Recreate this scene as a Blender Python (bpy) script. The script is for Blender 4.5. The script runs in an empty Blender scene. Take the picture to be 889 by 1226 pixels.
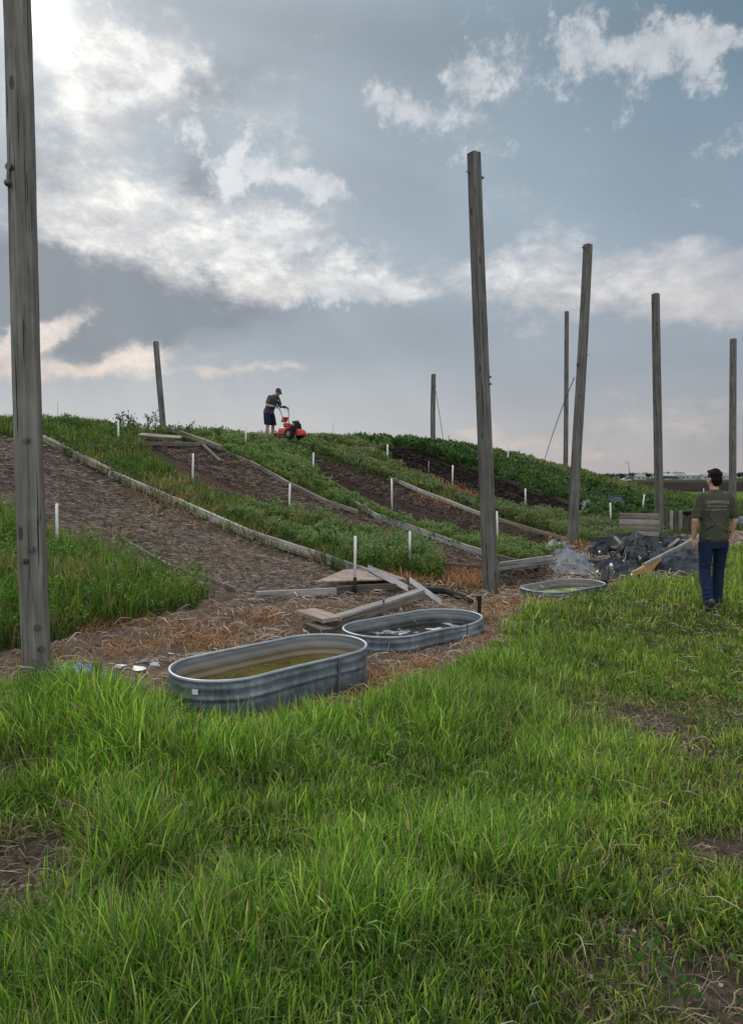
import bpy, bmesh, math, random
import numpy as np
from mathutils import Vector, Matrix, Euler
from mathutils.bvhtree import BVHTree
random.seed(7); RNG = np.random.default_rng(11)
R = math.radians
sc = bpy.context.scene
col = sc.collection

# ------------------------------------------------------------------ camera
F = 885.0; CX, CY = 444.5, 613.0; CAMZ = 1.7
PITCH = math.atan(41 / F)
cam_d = bpy.data.cameras.new('camera'); cam = bpy.data.objects.new('camera', cam_d); col.objects.link(cam)
cam.location = (0, 0, CAMZ); cam.rotation_euler = (R(90) - PITCH, 0, 0)
cam_d.sensor_fit = 'VERTICAL'; cam_d.sensor_height = 24; cam_d.lens = 24 * F / 1226
cam_d.clip_start = .05; cam_d.clip_end = 12000
sc.camera = cam
cp, sp = math.cos(PITCH), math.sin(PITCH)
def ray(px, py):
    a = (px - CX) / F; b = (CY - py) / F
    return np.array([a, cp + b * sp, -sp + b * cp])
def at(px, py, D):
    d = ray(px, py); return Vector((d[0] / d[1] * D, D, CAMZ + d[2] / d[1] * D))
def proj(x, y, z):
    dz = z - CAMZ
    dep = y * cp - dz * sp; up = y * sp + dz * cp
    return CX + F * x / dep, CY - F * up / dep

# ------------------------------------------------------------------ noise
def _hash(ix, iy, s):
    h = (ix.astype(np.int64) * 374761393 + iy.astype(np.int64) * 668265263 + s * 974634777) & 0xffffffff
    h = ((h ^ (h >> 13)) * 1274126177) & 0xffffffff
    return ((h ^ (h >> 16)) & 0xffff) / 65535.0
def vnoise(x, y, s=0):
    x = np.asarray(x, float); y = np.asarray(y, float)
    ix = np.floor(x); iy = np.floor(y); fx = x - ix; fy = y - iy
    fx = fx * fx * (3 - 2 * fx); fy = fy * fy * (3 - 2 * fy)
    a = _hash(ix, iy, s); b = _hash(ix + 1, iy, s); c = _hash(ix, iy + 1, s); d = _hash(ix + 1, iy + 1, s)
    return (a * (1 - fx) + b * fx) * (1 - fy) + (c * (1 - fx) + d * fx) * fy
def fbm(x, y, o=4, s=0):
    v = 0; a = .5; t = 0
    for i in range(o):
        v = v + a * vnoise(x * 2 ** i + 17.3 * i, y * 2 ** i - 9.1 * i, s + i); t += a; a *= .5
    return v / t
def sstep(a, b, x):
    t = np.clip((x - a) / (b - a), 0, 1); return t * t * (3 - 2 * t)

# ------------------------------------------------------------------ terrain
OX, OY = 1.7, 10.5; EX, EY = .64, .768; NX, NY = -.768, .64
def st(x, y):
    dx = x - OX; dy = y - OY
    return dx * EX + dy * EY, dx * NX + dy * NY
def xy(s, t): return OX + s * EX + t * NX, OY + s * EY + t * NY
PT = np.array([-3, 0, 1.2, 2.5, 4, 6, 8, 10, 11.5, 13, 15, 19, 24, 30.])
PZ = np.array([0, 0.02, .2, .42, .74, 1.27, 1.90, 2.50, 2.86, 2.98, 2.8, 1.3, .1, 0.])
HS = np.array([-60, -45, -2, 18, 24, 30, 36, 41, 46, 60.]); HH = np.array([0, 1, 1, 1, .86, .56, .29, .06, 0, 0])
TS = np.linspace(-4, 31, 400); _tz = np.interp(TS, PT, PZ)
_k = np.ones(17) / 17; _tz = np.convolve(np.pad(_tz, 8, 'edge'), _k, 'valid')
TANKS = [(-.755, 5.71, 47, 0.0), (.475, 7.84, 44, -.16), (2.86, 10.95, 44, -.22)]
def tank_d(x, y, k, st_=.46):
    tx, ty, a, q = TANKS[k]; c, s_ = math.cos(R(a)), math.sin(R(a)); lx = (x - tx) * c + (y - ty) * s_; ly = -(x - tx) * s_ + (y - ty) * c
    return np.hypot(np.maximum(np.abs(lx) - st_, 0), ly)
def hgt(x, y):
    x = np.asarray(x, float); y = np.asarray(y, float)
    s, t = st(x, y)
    z = np.interp(t, TS, _tz) * np.interp(s, HS, HH)
    w = sstep(.3, 3, t) * (1 - sstep(200, 400, np.hypot(x, y)))
    z = z + w * (fbm(x * .35, y * .35, 3, 5) - .5) * .22
    z = z + (fbm(x * .6, y * .6, 2, 9) - .5) * .06 * (1 - sstep(30, 60, y))
    for k in (0, 1, 2):
        d = tank_d(x, y, k, .46 if k else .47); z = z * sstep(.5, 1.0, d); z = z - (.34 if k else .02) * (1 - sstep(.30, .39, d))
    return z
def hz(x, y): return float(hgt(np.array([x]), np.array([y]))[0])
def P(px, py, dz=0.0):
    d = ray(px, py); k = np.linspace(1.5, 120, 9000)
    X = d[0] * k; Y = d[1] * k; Z = CAMZ + d[2] * k
    below = Z < hgt(X, Y) + dz
    i = int(np.argmax(below)) if below.any() else len(k) - 1
    return Vector((X[i], Y[i], hz(X[i], Y[i]) + dz))
def inpoly(x, y, poly):
    x = np.asarray(x); y = np.asarray(y); r = np.zeros(x.shape, bool)
    n = len(poly)
    for i in range(n):
        x0, y0 = poly[i]; x1, y1 = poly[(i + 1) % n]
        if y0 == y1: continue
        c = ((y0 > y) != (y1 > y)) & (x < (x1 - x0) * (y - y0) / (y1 - y0) + x0)
        r ^= c
    return r
def wpoly(pts): return [(P(a, b)[0], P(a, b)[1]) for a, b in pts]
FOOT = wpoly([(-60, 800), (60, 774), (150, 750), (215, 737), (262, 712), (300, 698), (470, 690), (520, 700), (560, 712), (575, 700),
              (600, 682), (650, 672), (700, 655), (760, 650), (830, 642), (900, 634), (900, 650), (845, 664), (832, 692), (740, 702),
              (690, 718), (645, 728), (610, 752), (560, 795), (490, 828), (410, 868), (300, 884), (240, 876), (165, 850), (110, 826), (60, 822), (-60, 850)])
LEFTP = wpoly([(-90, 596), (0, 606), (30, 636), (55, 652), (90, 655), (130, 662), (165, 677), (205, 694), (250, 706), (252, 716), (205, 733), (150, 745), (100, 762), (60, 774), (-90, 800)])
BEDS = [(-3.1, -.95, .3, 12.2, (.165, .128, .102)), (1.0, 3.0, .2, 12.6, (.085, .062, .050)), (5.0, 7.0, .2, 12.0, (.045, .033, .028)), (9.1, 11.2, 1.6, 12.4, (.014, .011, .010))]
BPOLY = [wpoly([(-60, 524), (20, 524), (52, 534), (132, 575), (212, 609), (300, 648), (384, 676), (456, 700), (490, 703), (490, 712), (300, 722), (255, 720), (246, 704), (205, 694), (165, 677), (130, 662), (90, 655), (55, 652), (30, 636), (0, 606), (-90, 596)]),
    wpoly([(160, 527), (205, 523), (262, 541), (300, 557), (346, 582), (430, 616), (500, 638), (584, 667), (650, 684), (650, 700), (600, 706), (560, 712), (535, 697), (525, 682), (485, 662), (436, 650), (386, 639), (326, 620), (281, 601), (236, 584), (188, 560)]),
    wpoly([(372, 545), (400, 553), (465, 574), (505, 591), (545, 606), (585, 622), (640, 638), (695, 653), (690, 664), (640, 660), (590, 648), (538, 637), (496, 629), (445, 610), (410, 592), (380, 571)]),
    wpoly([(448, 530), (500, 538), (560, 560), (600, 575), (680, 604), (712, 612), (700, 622), (650, 617), (598, 608), (556, 598), (530, 588), (495, 571), (465, 555)])]
BARE = [(20, 1045, 85, 55, .95), (30, 1110, 50, 20, .5), (810, 850, 90, 14, .6), (700, 1160, 50, 20, .5), (780, 1060, 60, 18, .5), (330, 960, 50, 12, .35), (790, 865, 110, 26, .75), (860, 905, 50, 14, .7), (865, 1020, 70, 22, .85), (865, 1195, 110, 65, .95),
        (760, 1130, 60, 35, .45), (560, 1090, 40, 25, .45), (480, 1100, 30, 18, .3), (10, 930, 40, 25, .5), (880, 960, 60, 40, .35), (180, 1100, 60, 25, .3)]
BW = []
for a, b, ra, rb, k in BARE:
    c = P(a, b); e = P(a + ra, b); g = P(a, b - rb); BW.append((c[0], c[1], abs(e[0] - c[0]), abs(g[1] - c[1]), k))
def zones(x, y):
    """weights of each ground kind"""
    s, t = st(x, y)
    wx = (fbm(x * 2.2, y * 2.2, 3, 21) - .5) * .5; wy = (fbm(x * 2.2, y * 2.2, 3, 31) - .5) * .5
    z = {}
    foot = inpoly(x + wx * .6, y + wy * .6, FOOT)
    left = inpoly(x + wx, y + wy, LEFTP)
    beds = []
    for k, (s0, s1, t0, t1, c) in enumerate(BEDS):
        b = inpoly(x + wx * (.4 if k == 0 else .7), y + wy * (.4 if k == 0 else .7), BPOLY[k]) & (t < (11.5, 10.9, 10.6, 10.9)[k]) & ~left
        beds.append(b)
    anyb = beds[0] | beds[1] | beds[2] | beds[3]
    z['foot'] = foot & ~anyb & ~left; z['beds'] = beds; z['anybed'] = anyb; z['left'] = left
    z['hill'] = ~foot & ~anyb & (t > .35) & (s < 46) & (t < 24)
    z['lawn'] = ~foot & ~anyb & ~z['hill'] & ~left
    bare = np.zeros(np.shape(x))
    for (cx, cy, rx, ry, k) in BW:
        d = ((x - cx) / rx) ** 2 + ((y - cy) / ry) ** 2
        bare = np.maximum(bare, k * np.exp(-d) * 1.25)
    z['bare'] = np.clip(bare + (fbm(x * 3, y * 3, 3, 77) - .5) * .9 * (bare > .05), 0, 1)
    return z, s, t

# ------------------------------------------------------------------ materials
def new_mat(name):
    m = bpy.data.materials.new(name); m.use_nodes = True; nt = m.node_tree
    return m, nt, nt.nodes['Principled BSDF'], nt.nodes['Material Output']
def nd(nt, t, **kw):
    n = nt.nodes.new(t)
    for k, v in kw.items():
        if k.startswith('i_'): n.inputs[k[2:].replace('_', ' ')].default_value = v
        else: setattr(n, k, v)
    return n
def lk(nt, a, b): nt.links.new(a, b)
def mixc(nt, fac, a, b, mode='MIX'):
    n = nt.nodes.new('ShaderNodeMix'); n.data_type = 'RGBA'; n.blend_type = mode
    for i, v in ((0, fac), (6, a), (7, b)):
        if hasattr(v, 'is_output') or hasattr(v, 'links'): lk(nt, v, n.inputs[i])
        else: n.inputs[i].default_value = v if i == 0 else (*v, 1)[:4]
    return n.outputs[2]
def mth(nt, op, a, b=None, c=None, clamp=False):
    n = nt.nodes.new('ShaderNodeMath'); n.operation = op; n.use_clamp = clamp
    for i, v in enumerate((a, b, c)):
        if v is None: continue
        if hasattr(v, 'links'): lk(nt, v, n.inputs[i])
        else: n.inputs[i].default_value = v
    return n.outputs[0]
def ramp(nt, fac, stops):
    n = nt.nodes.new('ShaderNodeValToRGB'); e = n.color_ramp.elements
    while len(e) < len(stops): e.new(.5)
    for q, (p, c) in zip(e, stops): q.position = p; q.color = (*c, 1) if len(c) == 3 else c
    lk(nt, fac, n.inputs[0]); return n.outputs[0]
def noise_node(nt, vec, scale, detail=4, rough=.55, dist=0):
    n = nd(nt, 'ShaderNodeTexNoise'); n.inputs['Scale'].default_value = scale; n.inputs['Detail'].default_value = detail
    n.inputs['Roughness'].default_value = rough; n.inputs['Distortion'].default_value = dist
    if vec is not None: lk(nt, vec, n.inputs['Vector'])
    return n.outputs[0]
def bump(nt, bs, h, strength, dist):
    b = nd(nt, 'ShaderNodeBump'); b.inputs['Strength'].default_value = strength; b.inputs['Distance'].default_value = dist
    lk(nt, h, b.inputs['Height']); lk(nt, b.outputs[0], bs.inputs['Normal'])

def wood_mat(name, c0, c1, c2, rough=.85, scale=1.0):
    m, nt, bs, out = new_mat(name)
    tc = nd(nt, 'ShaderNodeTexCoord'); mp = nd(nt, 'ShaderNodeMapping'); lk(nt, tc.outputs['Object'], mp.inputs[0])
    mp.inputs['Scale'].default_value = (1.2 * scale, 22 * scale, 22 * scale)
    oi = nd(nt, 'ShaderNodeObjectInfo'); ad = nd(nt, 'ShaderNodeVectorMath', operation='ADD')
    sv = nd(nt, 'ShaderNodeVectorMath', operation='SCALE'); sv.inputs[0].default_value = (13, 7, 5); lk(nt, oi.outputs['Random'], sv.inputs['Scale'])
    lk(nt, mp.outputs[0], ad.inputs[0]); lk(nt, sv.outputs[0], ad.inputs[1])
    g = noise_node(nt, ad.outputs[0], 1.0, 7, .62, .3)
    g2 = noise_node(nt, tc.outputs['Object'], 2.2, 4, .6)
    mp2 = nd(nt, 'ShaderNodeMapping'); lk(nt, tc.outputs['Object'], mp2.inputs[0]); mp2.inputs['Scale'].default_value = (.8, 60, 60)
    g3 = noise_node(nt, mp2.outputs[0], 1.0, 3, .5, .1)
    c = ramp(nt, g, [(.3, c0), (.5, c1), (.72, c2)])
    c = mixc(nt, mth(nt, 'MULTIPLY', g2, .5), c, ramp(nt, g2, [(.35, c0), (.7, c2)]))
    crack = mth(nt, 'LESS_THAN', g3, .36)
    vk = nd(nt, 'ShaderNodeTexVoronoi'); vk.inputs['Scale'].default_value = 1.0; mk_ = nd(nt, 'ShaderNodeMapping'); mk_.inputs['Scale'].default_value = (2.2, 7, 7); lk(nt, tc.outputs['Object'], mk_.inputs[0]); lk(nt, mk_.outputs[0], vk.inputs['Vector']); knot = mth(nt, 'LESS_THAN', vk.outputs['Distance'], .13)
    c = mixc(nt, mth(nt, 'MULTIPLY', knot, .7), c, tuple(v * .35 for v in c0))
    c = mixc(nt, crack, c, tuple(v * .22 for v in c0))
    hb = ramp(nt, oi.outputs['Random'], [(0, (.75, .75, .77)), (1, (1.15, 1.12, 1.08))])
    c = mixc(nt, 1.0, c, hb, 'MULTIPLY')
    lk(nt, c, bs.inputs['Base Color']); bs.inputs['Roughness'].default_value = rough; bs.inputs['Specular IOR Level'].default_value = .2
    h = mth(nt, 'SUBTRACT', g, mth(nt, 'MULTIPLY', crack, .8))
    bump(nt, bs, h, .8, .006)
    return m
def plain_mat(name, c, rough=.6, metal=0, var=.18, scale=8, bmp=0, spec=.5, bscale=None):
    m, nt, bs, out = new_mat(name)
    tc = nd(nt, 'ShaderNodeTexCoord')
    n = noise_node(nt, tc.outputs['Object'], scale, 5, .6)
    cc = ramp(nt, n, [(.25, tuple(v * (1 - var) for v in c)), (.75, tuple(min(1, v * (1 + var)) for v in c))])
    lk(nt, cc, bs.inputs['Base Color']); bs.inputs['Roughness'].default_value = rough; bs.inputs['Metallic'].default_value = metal
    bs.inputs['Specular IOR Level'].default_value = spec
    if bmp:
        n2 = noise_node(nt, tc.outputs['Object'], bscale or scale * 3, 4, .6); bump(nt, bs, n2, .6, bmp)
    return m
def col_mat(name, trans=.35, rough=.55, spec=.25):
    m, nt, bs, out = new_mat(name)
    a = nd(nt, 'ShaderNodeVertexColor', layer_name='Col')
    lk(nt, a.outputs[0], bs.inputs['Base Color']); bs.inputs['Roughness'].default_value = rough; bs.inputs['Specular IOR Level'].default_value = spec
    if trans:
        tr = nd(nt, 'ShaderNodeBsdfTranslucent'); h = nd(nt, 'ShaderNodeHueSaturation'); h.inputs['Value'].default_value = 1.25; h.inputs['Saturation'].default_value = 1.1
        lk(nt, a.outputs[0], h.inputs['Color']); lk(nt, h.outputs[0], tr.inputs[0])
        mx = nd(nt, 'ShaderNodeMixShader'); mx.inputs[0].default_value = trans
        lk(nt, bs.outputs[0], mx.inputs[1]); lk(nt, tr.outputs[0], mx.inputs[2]); lk(nt, mx.outputs[0], out.inputs[0])
    return m
M = {}
M['pole'] = wood_mat('pole_wood', (.050, .048, .045), (.115, .111, .102), (.20, .195, .178))
M['board'] = wood_mat('weathered_board', (.11, .105, .10), (.23, .225, .215), (.36, .355, .34), scale=1.6)
M['pale'] = wood_mat('pale_board', (.17, .165, .155), (.34, .33, .31), (.48, .47, .44), scale=1.6)
M['timber'] = wood_mat('old_timber', (.07, .058, .048), (.17, .145, .12), (.29, .26, .22), scale=1.3)
M['darkwood'] = wood_mat('dark_plank', (.03, .026, .022), (.075, .064, .054), (.13, .115, .10), scale=1.5)
M['tanwood'] = wood_mat('faded_plywood', (.15, .11, .09), (.27, .21, .175), (.38, .32, .28), scale=.8)
M['yellowwood'] = wood_mat('yellow_plank', (.25, .15, .05), (.42, .27, .1), (.5, .36, .17))
M['blades'] = col_mat('grass_blades', .5, .42, .3)
M['leaves'] = col_mat('weed_leaves', .36)
M['straw'] = col_mat('straw', .12, .8, .1)
M['pvc'] = plain_mat('white_pvc', (.68, .69, .68), .45, var=.12, scale=14)
M['greypvc'] = plain_mat('grey_stake', (.25, .25, .25), .6)
M['black'] = plain_mat('black_rubber', (.010, .010, .011), .6, bmp=.003, spec=.2)
M['bolt'] = plain_mat('rusty_steel', (.11, .09, .08), .5, .7)
M['wire'] = plain_mat('wire_steel', (.06, .06, .065), .5, .5)
def tarp_mat(name, c, rough, c2=None):
    m, nt, bs, out = new_mat(name)
    tc = nd(nt, 'ShaderNodeTexCoord')
    n = noise_node(nt, tc.outputs['Object'], 2.5, 6, .65, 1.2)
    dust = ramp(nt, n, [(.45, c), (.85, c2 or tuple(v * 1.5 + .006 for v in c))])
    lk(nt, dust, bs.inputs['Base Color']); bs.inputs['Roughness'].default_value = rough; bs.inputs['Specular IOR Level'].default_value = .12
    n2 = noise_node(nt, tc.outputs['Object'], 5, 2, .5, 1.2); bump(nt, bs, n2, .3, .006)
    return m
M['tarp'] = tarp_mat('black_plastic', (.003, .003, .005), .30)
M['greytarp'] = tarp_mat('grey_landscape_fabric', (.12, .13, .145), .6, (.20, .21, .22))
M['bluetarp'] = tarp_mat('blue_plastic', (.05, .16, .42), .45, (.35, .5, .62))
M['litter'] = plain_mat('white_litter', (.55, .56, .58), .5, bmp=.01)

def galv_mat():
    m, nt, bs, out = new_mat('galvanised_steel')
    tc = nd(nt, 'ShaderNodeTexCoord')
    v = nd(nt, 'ShaderNodeTexVoronoi'); v.inputs['Scale'].default_value = 38; lk(nt, tc.outputs['Object'], v.inputs['Vector'])
    n = noise_node(nt, tc.outputs['Object'], 3.2, 6, .65, .6)
    c = ramp(nt, n, [(.3, (.075, .098, .12)), (.5, (.13, .158, .185)), (.64, (.19, .22, .245)), (.8, (.30, .31, .31))])
    sx = nd(nt, 'ShaderNodeSeparateXYZ'); lk(nt, tc.outputs['Object'], sx.inputs[0])
    low = mth(nt, 'SUBTRACT', .11, sx.outputs[2]); dirt = mth(nt, 'MULTIPLY', mth(nt, 'ADD', mth(nt, 'MULTIPLY', low, 6), mth(nt, 'SUBTRACT', n, .5)), 1.0, clamp=True)
    mps = nd(nt, 'ShaderNodeMapping'); mps.inputs['Scale'].default_value = (16, 16, 1.2); lk(nt, tc.outputs['Object'], mps.inputs[0]); stn = noise_node(nt, mps.outputs[0], 1.0, 5, .65)
    c = mixc(nt, 1.0, c, ramp(nt, stn, [(.35, (.7, .72, .74)), (.55, (1, 1, 1)), (.7, (1.25, 1.22, 1.16))]), 'MULTIPLY')
    spn = nd(nt, 'ShaderNodeTexVoronoi'); spn.inputs['Scale'].default_value = 55; lk(nt, tc.outputs['Object'], spn.inputs['Vector']); sb = nd(nt, 'ShaderNodeSeparateColor'); lk(nt, spn.outputs['Color'], sb.inputs[0])
    c = mixc(nt, 1.0, c, ramp(nt, sb.outputs[0], [(0, (.88, .88, .88)), (1, (1.12, 1.12, 1.12))]), 'MULTIPLY')
    rst = mth(nt, 'MULTIPLY', mth(nt, 'SUBTRACT', noise_node(nt, tc.outputs['Object'], 9, 6, .7), .63), 8, clamp=True); c = mixc(nt, mth(nt, 'MULTIPLY', rst, .5), c, (.16, .10, .065))
    c = mixc(nt, mth(nt, 'MULTIPLY', dirt, .7), c, (.17, .145, .115))
    lk(nt, c, bs.inputs['Base Color']); bs.inputs['Metallic'].default_value = .4; bs.inputs['Roughness'].default_value = .5
    n2 = noise_node(nt, tc.outputs['Object'], 5, 4, .6); bump(nt, bs, n2, .35, .02)
    return m
def galv_in_mat(stain):
    m, nt, bs, out = new_mat('tank_lining')
    tc = nd(nt, 'ShaderNodeTexCoord'); n = noise_node(nt, tc.outputs['Object'], 4, 6, .65, .8)
    sx = nd(nt, 'ShaderNodeSeparateXYZ'); lk(nt, tc.outputs['Object'], sx.inputs[0])
    k = mth(nt, 'ADD', mth(nt, 'MULTIPLY', mth(nt, 'SUBTRACT', n, .5), .12), sx.outputs[2])
    f = mth(nt, 'MULTIPLY', mth(nt, 'SUBTRACT', k, .17), 9, clamp=True)
    c = mixc(nt, f, stain, (.17, .185, .19))
    lk(nt, c, bs.inputs['Base Color']); bs.inputs['Roughness'].default_value = .65
    return m
M['galv'] = galv_mat()
M['lin1'] = galv_in_mat((.20, .15, .085)); M['lin2'] = galv_in_mat((.03, .03, .028)); M['lin3'] = galv_in_mat((.16, .09, .06))
def water_mat(name, c, rough=.08, foam=None):
    m, nt, bs, out = new_mat(name)
    tc = nd(nt, 'ShaderNodeTexCoord'); n = noise_node(nt, tc.outputs['Object'], 4.5, 6, .65, .7)
    if foam:
        f = mth(nt, 'MULTIPLY', mth(nt, 'SUBTRACT', n, foam[1]), 14, clamp=True)
        cc = mixc(nt, f, c, foam[0]); lk(nt, cc, bs.inputs['Base Color'])
        r = mth(nt, 'ADD', mth(nt, 'MULTIPLY', f, .5), rough); lk(nt, r, bs.inputs['Roughness'])
    else:
        cc = ramp(nt, n, [(.3, tuple(v * .5 for v in c)), (.7, tuple(v * 1.6 for v in c))]); lk(nt, cc, bs.inputs['Base Color'])
        bs.inputs['Roughness'].default_value = rough
    n2 = noise_node(nt, tc.outputs['Object'], 16, 3, .5); bump(nt, bs, n2, .05, .01)
    return m
M['water1'] = water_mat('olive_water', (.085, .075, .012), .16)
M['water2'] = water_mat('dark_water', (.018, .020, .016), .05, ((.42, .45, .46), .56))
M['water3'] = water_mat('algae_water', (.15, .19, .07), .12, ((.30, .33, .17), .5))

# ------------------------------------------------------------------ object helpers
def tag(o, label=None, cat=None, group=None, kind=None):
    if label: o['label'] = label
    if cat: o['category'] = cat
    if group: o['group'] = group
    if kind: o['kind'] = kind
    return o
def empty(name, loc=(0, 0, 0), rot=(0, 0, 0)):
    o = bpy.data.objects.new(name, None); col.objects.link(o); o.location = loc; o.rotation_euler = rot; o.empty_display_size = .1
    return o
def link(name, me, mat, parent=None, smooth=False):
    o = bpy.data.objects.new(name, me); col.objects.link(o)
    if mat: me.materials.append(mat)
    if parent: o.parent = parent
    if smooth:
        me.polygons.foreach_set('use_smooth', np.ones(len(me.polygons), bool))
    return o
class MB:
    def __init__(s): s.v = []; s.f = []
    def add(s, vs, fs):
        b = len(s.v); s.v += [tuple(v) for v in vs]; s.f += [tuple(b + i for i in f) for f in fs]; return s
    def box(s, c, d, M_=None):
        x, y, z = c; a, b, e = d[0] / 2, d[1] / 2, d[2] / 2
        vs = [Vector((x + i * a, y + j * b, z + k * e)) for i in (-1, 1) for j in (-1, 1) for k in (-1, 1)]
        if M_: vs = [M_ @ v for v in vs]
        return s.add(vs, [(0, 1, 3, 2), (4, 6, 7, 5), (0, 4, 5, 1), (2, 3, 7, 6), (0, 2, 6, 4), (1, 5, 7, 3)])
    def tube(s, pts, r, n=8, cap=True):
        pts = [Vector(p) for p in pts]; rs = r if isinstance(r, (list, tuple)) else [r] * len(pts)
        rings = []; up = None
        for i, p in enumerate(pts):
            d = (pts[min(i + 1, len(pts) - 1)] - pts[max(i - 1, 0)]).normalized()
            if up is None: up = Vector((0, 0, 1)) if abs(d.z) < .9 else Vector((1, 0, 0))
            a = d.cross(up).normalized(); b = a.cross(d).normalized(); up = b
            rings.append([p + (a * math.cos(2 * math.pi * k / n) + b * math.sin(2 * math.pi * k / n)) * rs[i] for k in range(n)])
        vs = [v for q in rings for v in q]; fs = []
        for i in range(len(rings) - 1):
            for k in range(n):
                fs.append((i * n + k, i * n + (k + 1) % n, (i + 1) * n + (k + 1) % n, (i + 1) * n + k))
        if cap: fs.append(tuple(range(n - 1, -1, -1))); fs.append(tuple((len(rings) - 1) * n + k for k in range(n)))
        return s.add(vs, fs)
    def ring(s, rings, cap=True):
        n = len(rings[0]); vs = [v for q in rings for v in q]; fs = []
        for i in range(len(rings) - 1):
            for k in range(n): fs.append((i * n + k, i * n + (k + 1) % n, (i + 1) * n + (k + 1) % n, (i + 1) * n + k))
        if cap: fs.append(tuple(range(n - 1, -1, -1))); fs.append(tuple((len(rings) - 1) * n + k for k in range(n)))
        return s.add(vs, fs)
    def ball(s, c, r, n=12, m=8, rot=None):
        r = r if isinstance(r, (tuple, list)) else (r, r, r); c = Vector(c); rings = []
        for i in range(m + 1):
            a = math.pi * i / m; a = min(max(a, .02), math.pi - .02); q = []
            for k in range(n):
                b = 2 * math.pi * k / n; v = Vector((r[0] * math.sin(a) * math.cos(b), r[1] * math.sin(a) * math.sin(b), -r[2] * math.cos(a)))
                if rot: v = rot @ v
                q.append(c + v)
            rings.append(q)
        return s.ring(rings)
    def cap(s, a, b, ra, rb, n=10):
        a = Vector(a); b = Vector(b); d = (b - a); L = d.length; d = d / max(L, 1e-6)
        up = Vector((0, 0, 1)) if abs(d.z) < .9 else Vector((1, 0, 0)); x = d.cross(up).normalized(); y = x.cross(d)
        rings = []
        prof = [(-ra * math.cos(t), ra * math.sin(t)) for t in (.1, .6, 1.1, math.pi / 2)] + [(L + rb * math.sin(t), rb * math.cos(t)) for t in (0, .5, 1.0, 1.47)]
        for h, r in prof: rings.append([a + d * h + (x * math.cos(2 * math.pi * k / n) + y * math.sin(2 * math.pi * k / n)) * r for k in range(n)])
        return s.ring(rings)
    def mesh(s, name):
        me = bpy.data.meshes.new(name); me.from_pydata(s.v, [], s.f); me.update()
        bm = bmesh.new(); bm.from_mesh(me); bmesh.ops.recalc_face_normals(bm, faces=bm.faces); bm.to_mesh(me); bm.free()
        return me
    def build(s, name, mat, parent=None, smooth=False, bevel=0):
        o = link(name, s.mesh(name), mat, parent, smooth)
        if bevel:
            b = o.modifiers.new('bevel', 'BEVEL'); b.width = bevel; b.segments = 2; b.limit_method = 'ANGLE'
        return o
def bake(o):
    dg = bpy.context.evaluated_depsgraph_get(); me = bpy.data.meshes.new_from_object(o.evaluated_get(dg))
    me.name = o.name; o.modifiers.clear(); o.data = me; return o

def board(name, p0, p1, w, h, mat, label, cat, group=None, roll=0, sag=0.0, parent=None, warp=.006, sink=.5):
    """square-sawn timber from p0 to p1 (centre line), local X along it"""
    p0 = Vector(p0); p1 = Vector(p1); d = p1 - p0; L = d.length; d.normalize()
    side = d.cross(Vector((0, 0, 1))).normalized(); up = side.cross(d)
    m = MB(); n = max(3, int(L / .25)); rings = []; ph = random.random() * 9; tap = random.uniform(-.04, .04)
    ch = min(w, h) * .09
    for i in range(n + 1):
        u = i / n; x = u * L - L / 2
        oy = math.sin(u * 3.1 + ph) * warp * L * .4 + random.uniform(-1, 1) * warp * .25
        oz = math.sin(u * 2.3 + ph * 2) * warp * L * .4 - sag * 4 * u * (1 - u)
        a = w / 2 * (1 + tap * u + random.uniform(-.02, .02)); b = h / 2 * (1 + random.uniform(-.02, .02))
        rings.append([Vector((x, oy + yy, oz + zz)) for yy, zz in ((-a + ch, -b), (a - ch, -b), (a, -b + ch), (a, b - ch), (a - ch, b), (-a + ch, b), (-a, b - ch), (-a, -b + ch))])
    m.ring(rings)
    o = m.build(name, mat, parent)
    mw = Matrix((d, -side, up)).transposed().to_4x4()
    mw = Matrix.Translation((p0 + p1) / 2) @ mw @ Matrix.Rotation(roll, 4, 'X')
    o.matrix_world = mw
    if label: tag(o, label, cat, group)
    return o
def npmesh(name, V, faces_sizes, loops, C, mat, parent=None):
    me = bpy.data.meshes.new(name); nv = len(V); nf = len(faces_sizes)
    me.vertices.add(nv); me.vertices.foreach_set('co', np.ascontiguousarray(V, np.float32).ravel())
    me.loops.add(len(loops)); me.loops.foreach_set('vertex_index', loops.astype(np.int32))
    me.polygons.add(nf); ls = np.concatenate([[0], np.cumsum(faces_sizes)[:-1]]).astype(np.int32)
    me.polygons.foreach_set('loop_start', ls)
    a = me.color_attributes.new('Col', 'FLOAT_COLOR', 'POINT')
    cc = np.ones((nv, 4), np.float32); cc[:, :3] = C; a.data.foreach_set('color', cc.ravel())
    me.update(calc_edges=True); me.validate()
    return link(name, me, mat, parent)
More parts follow.
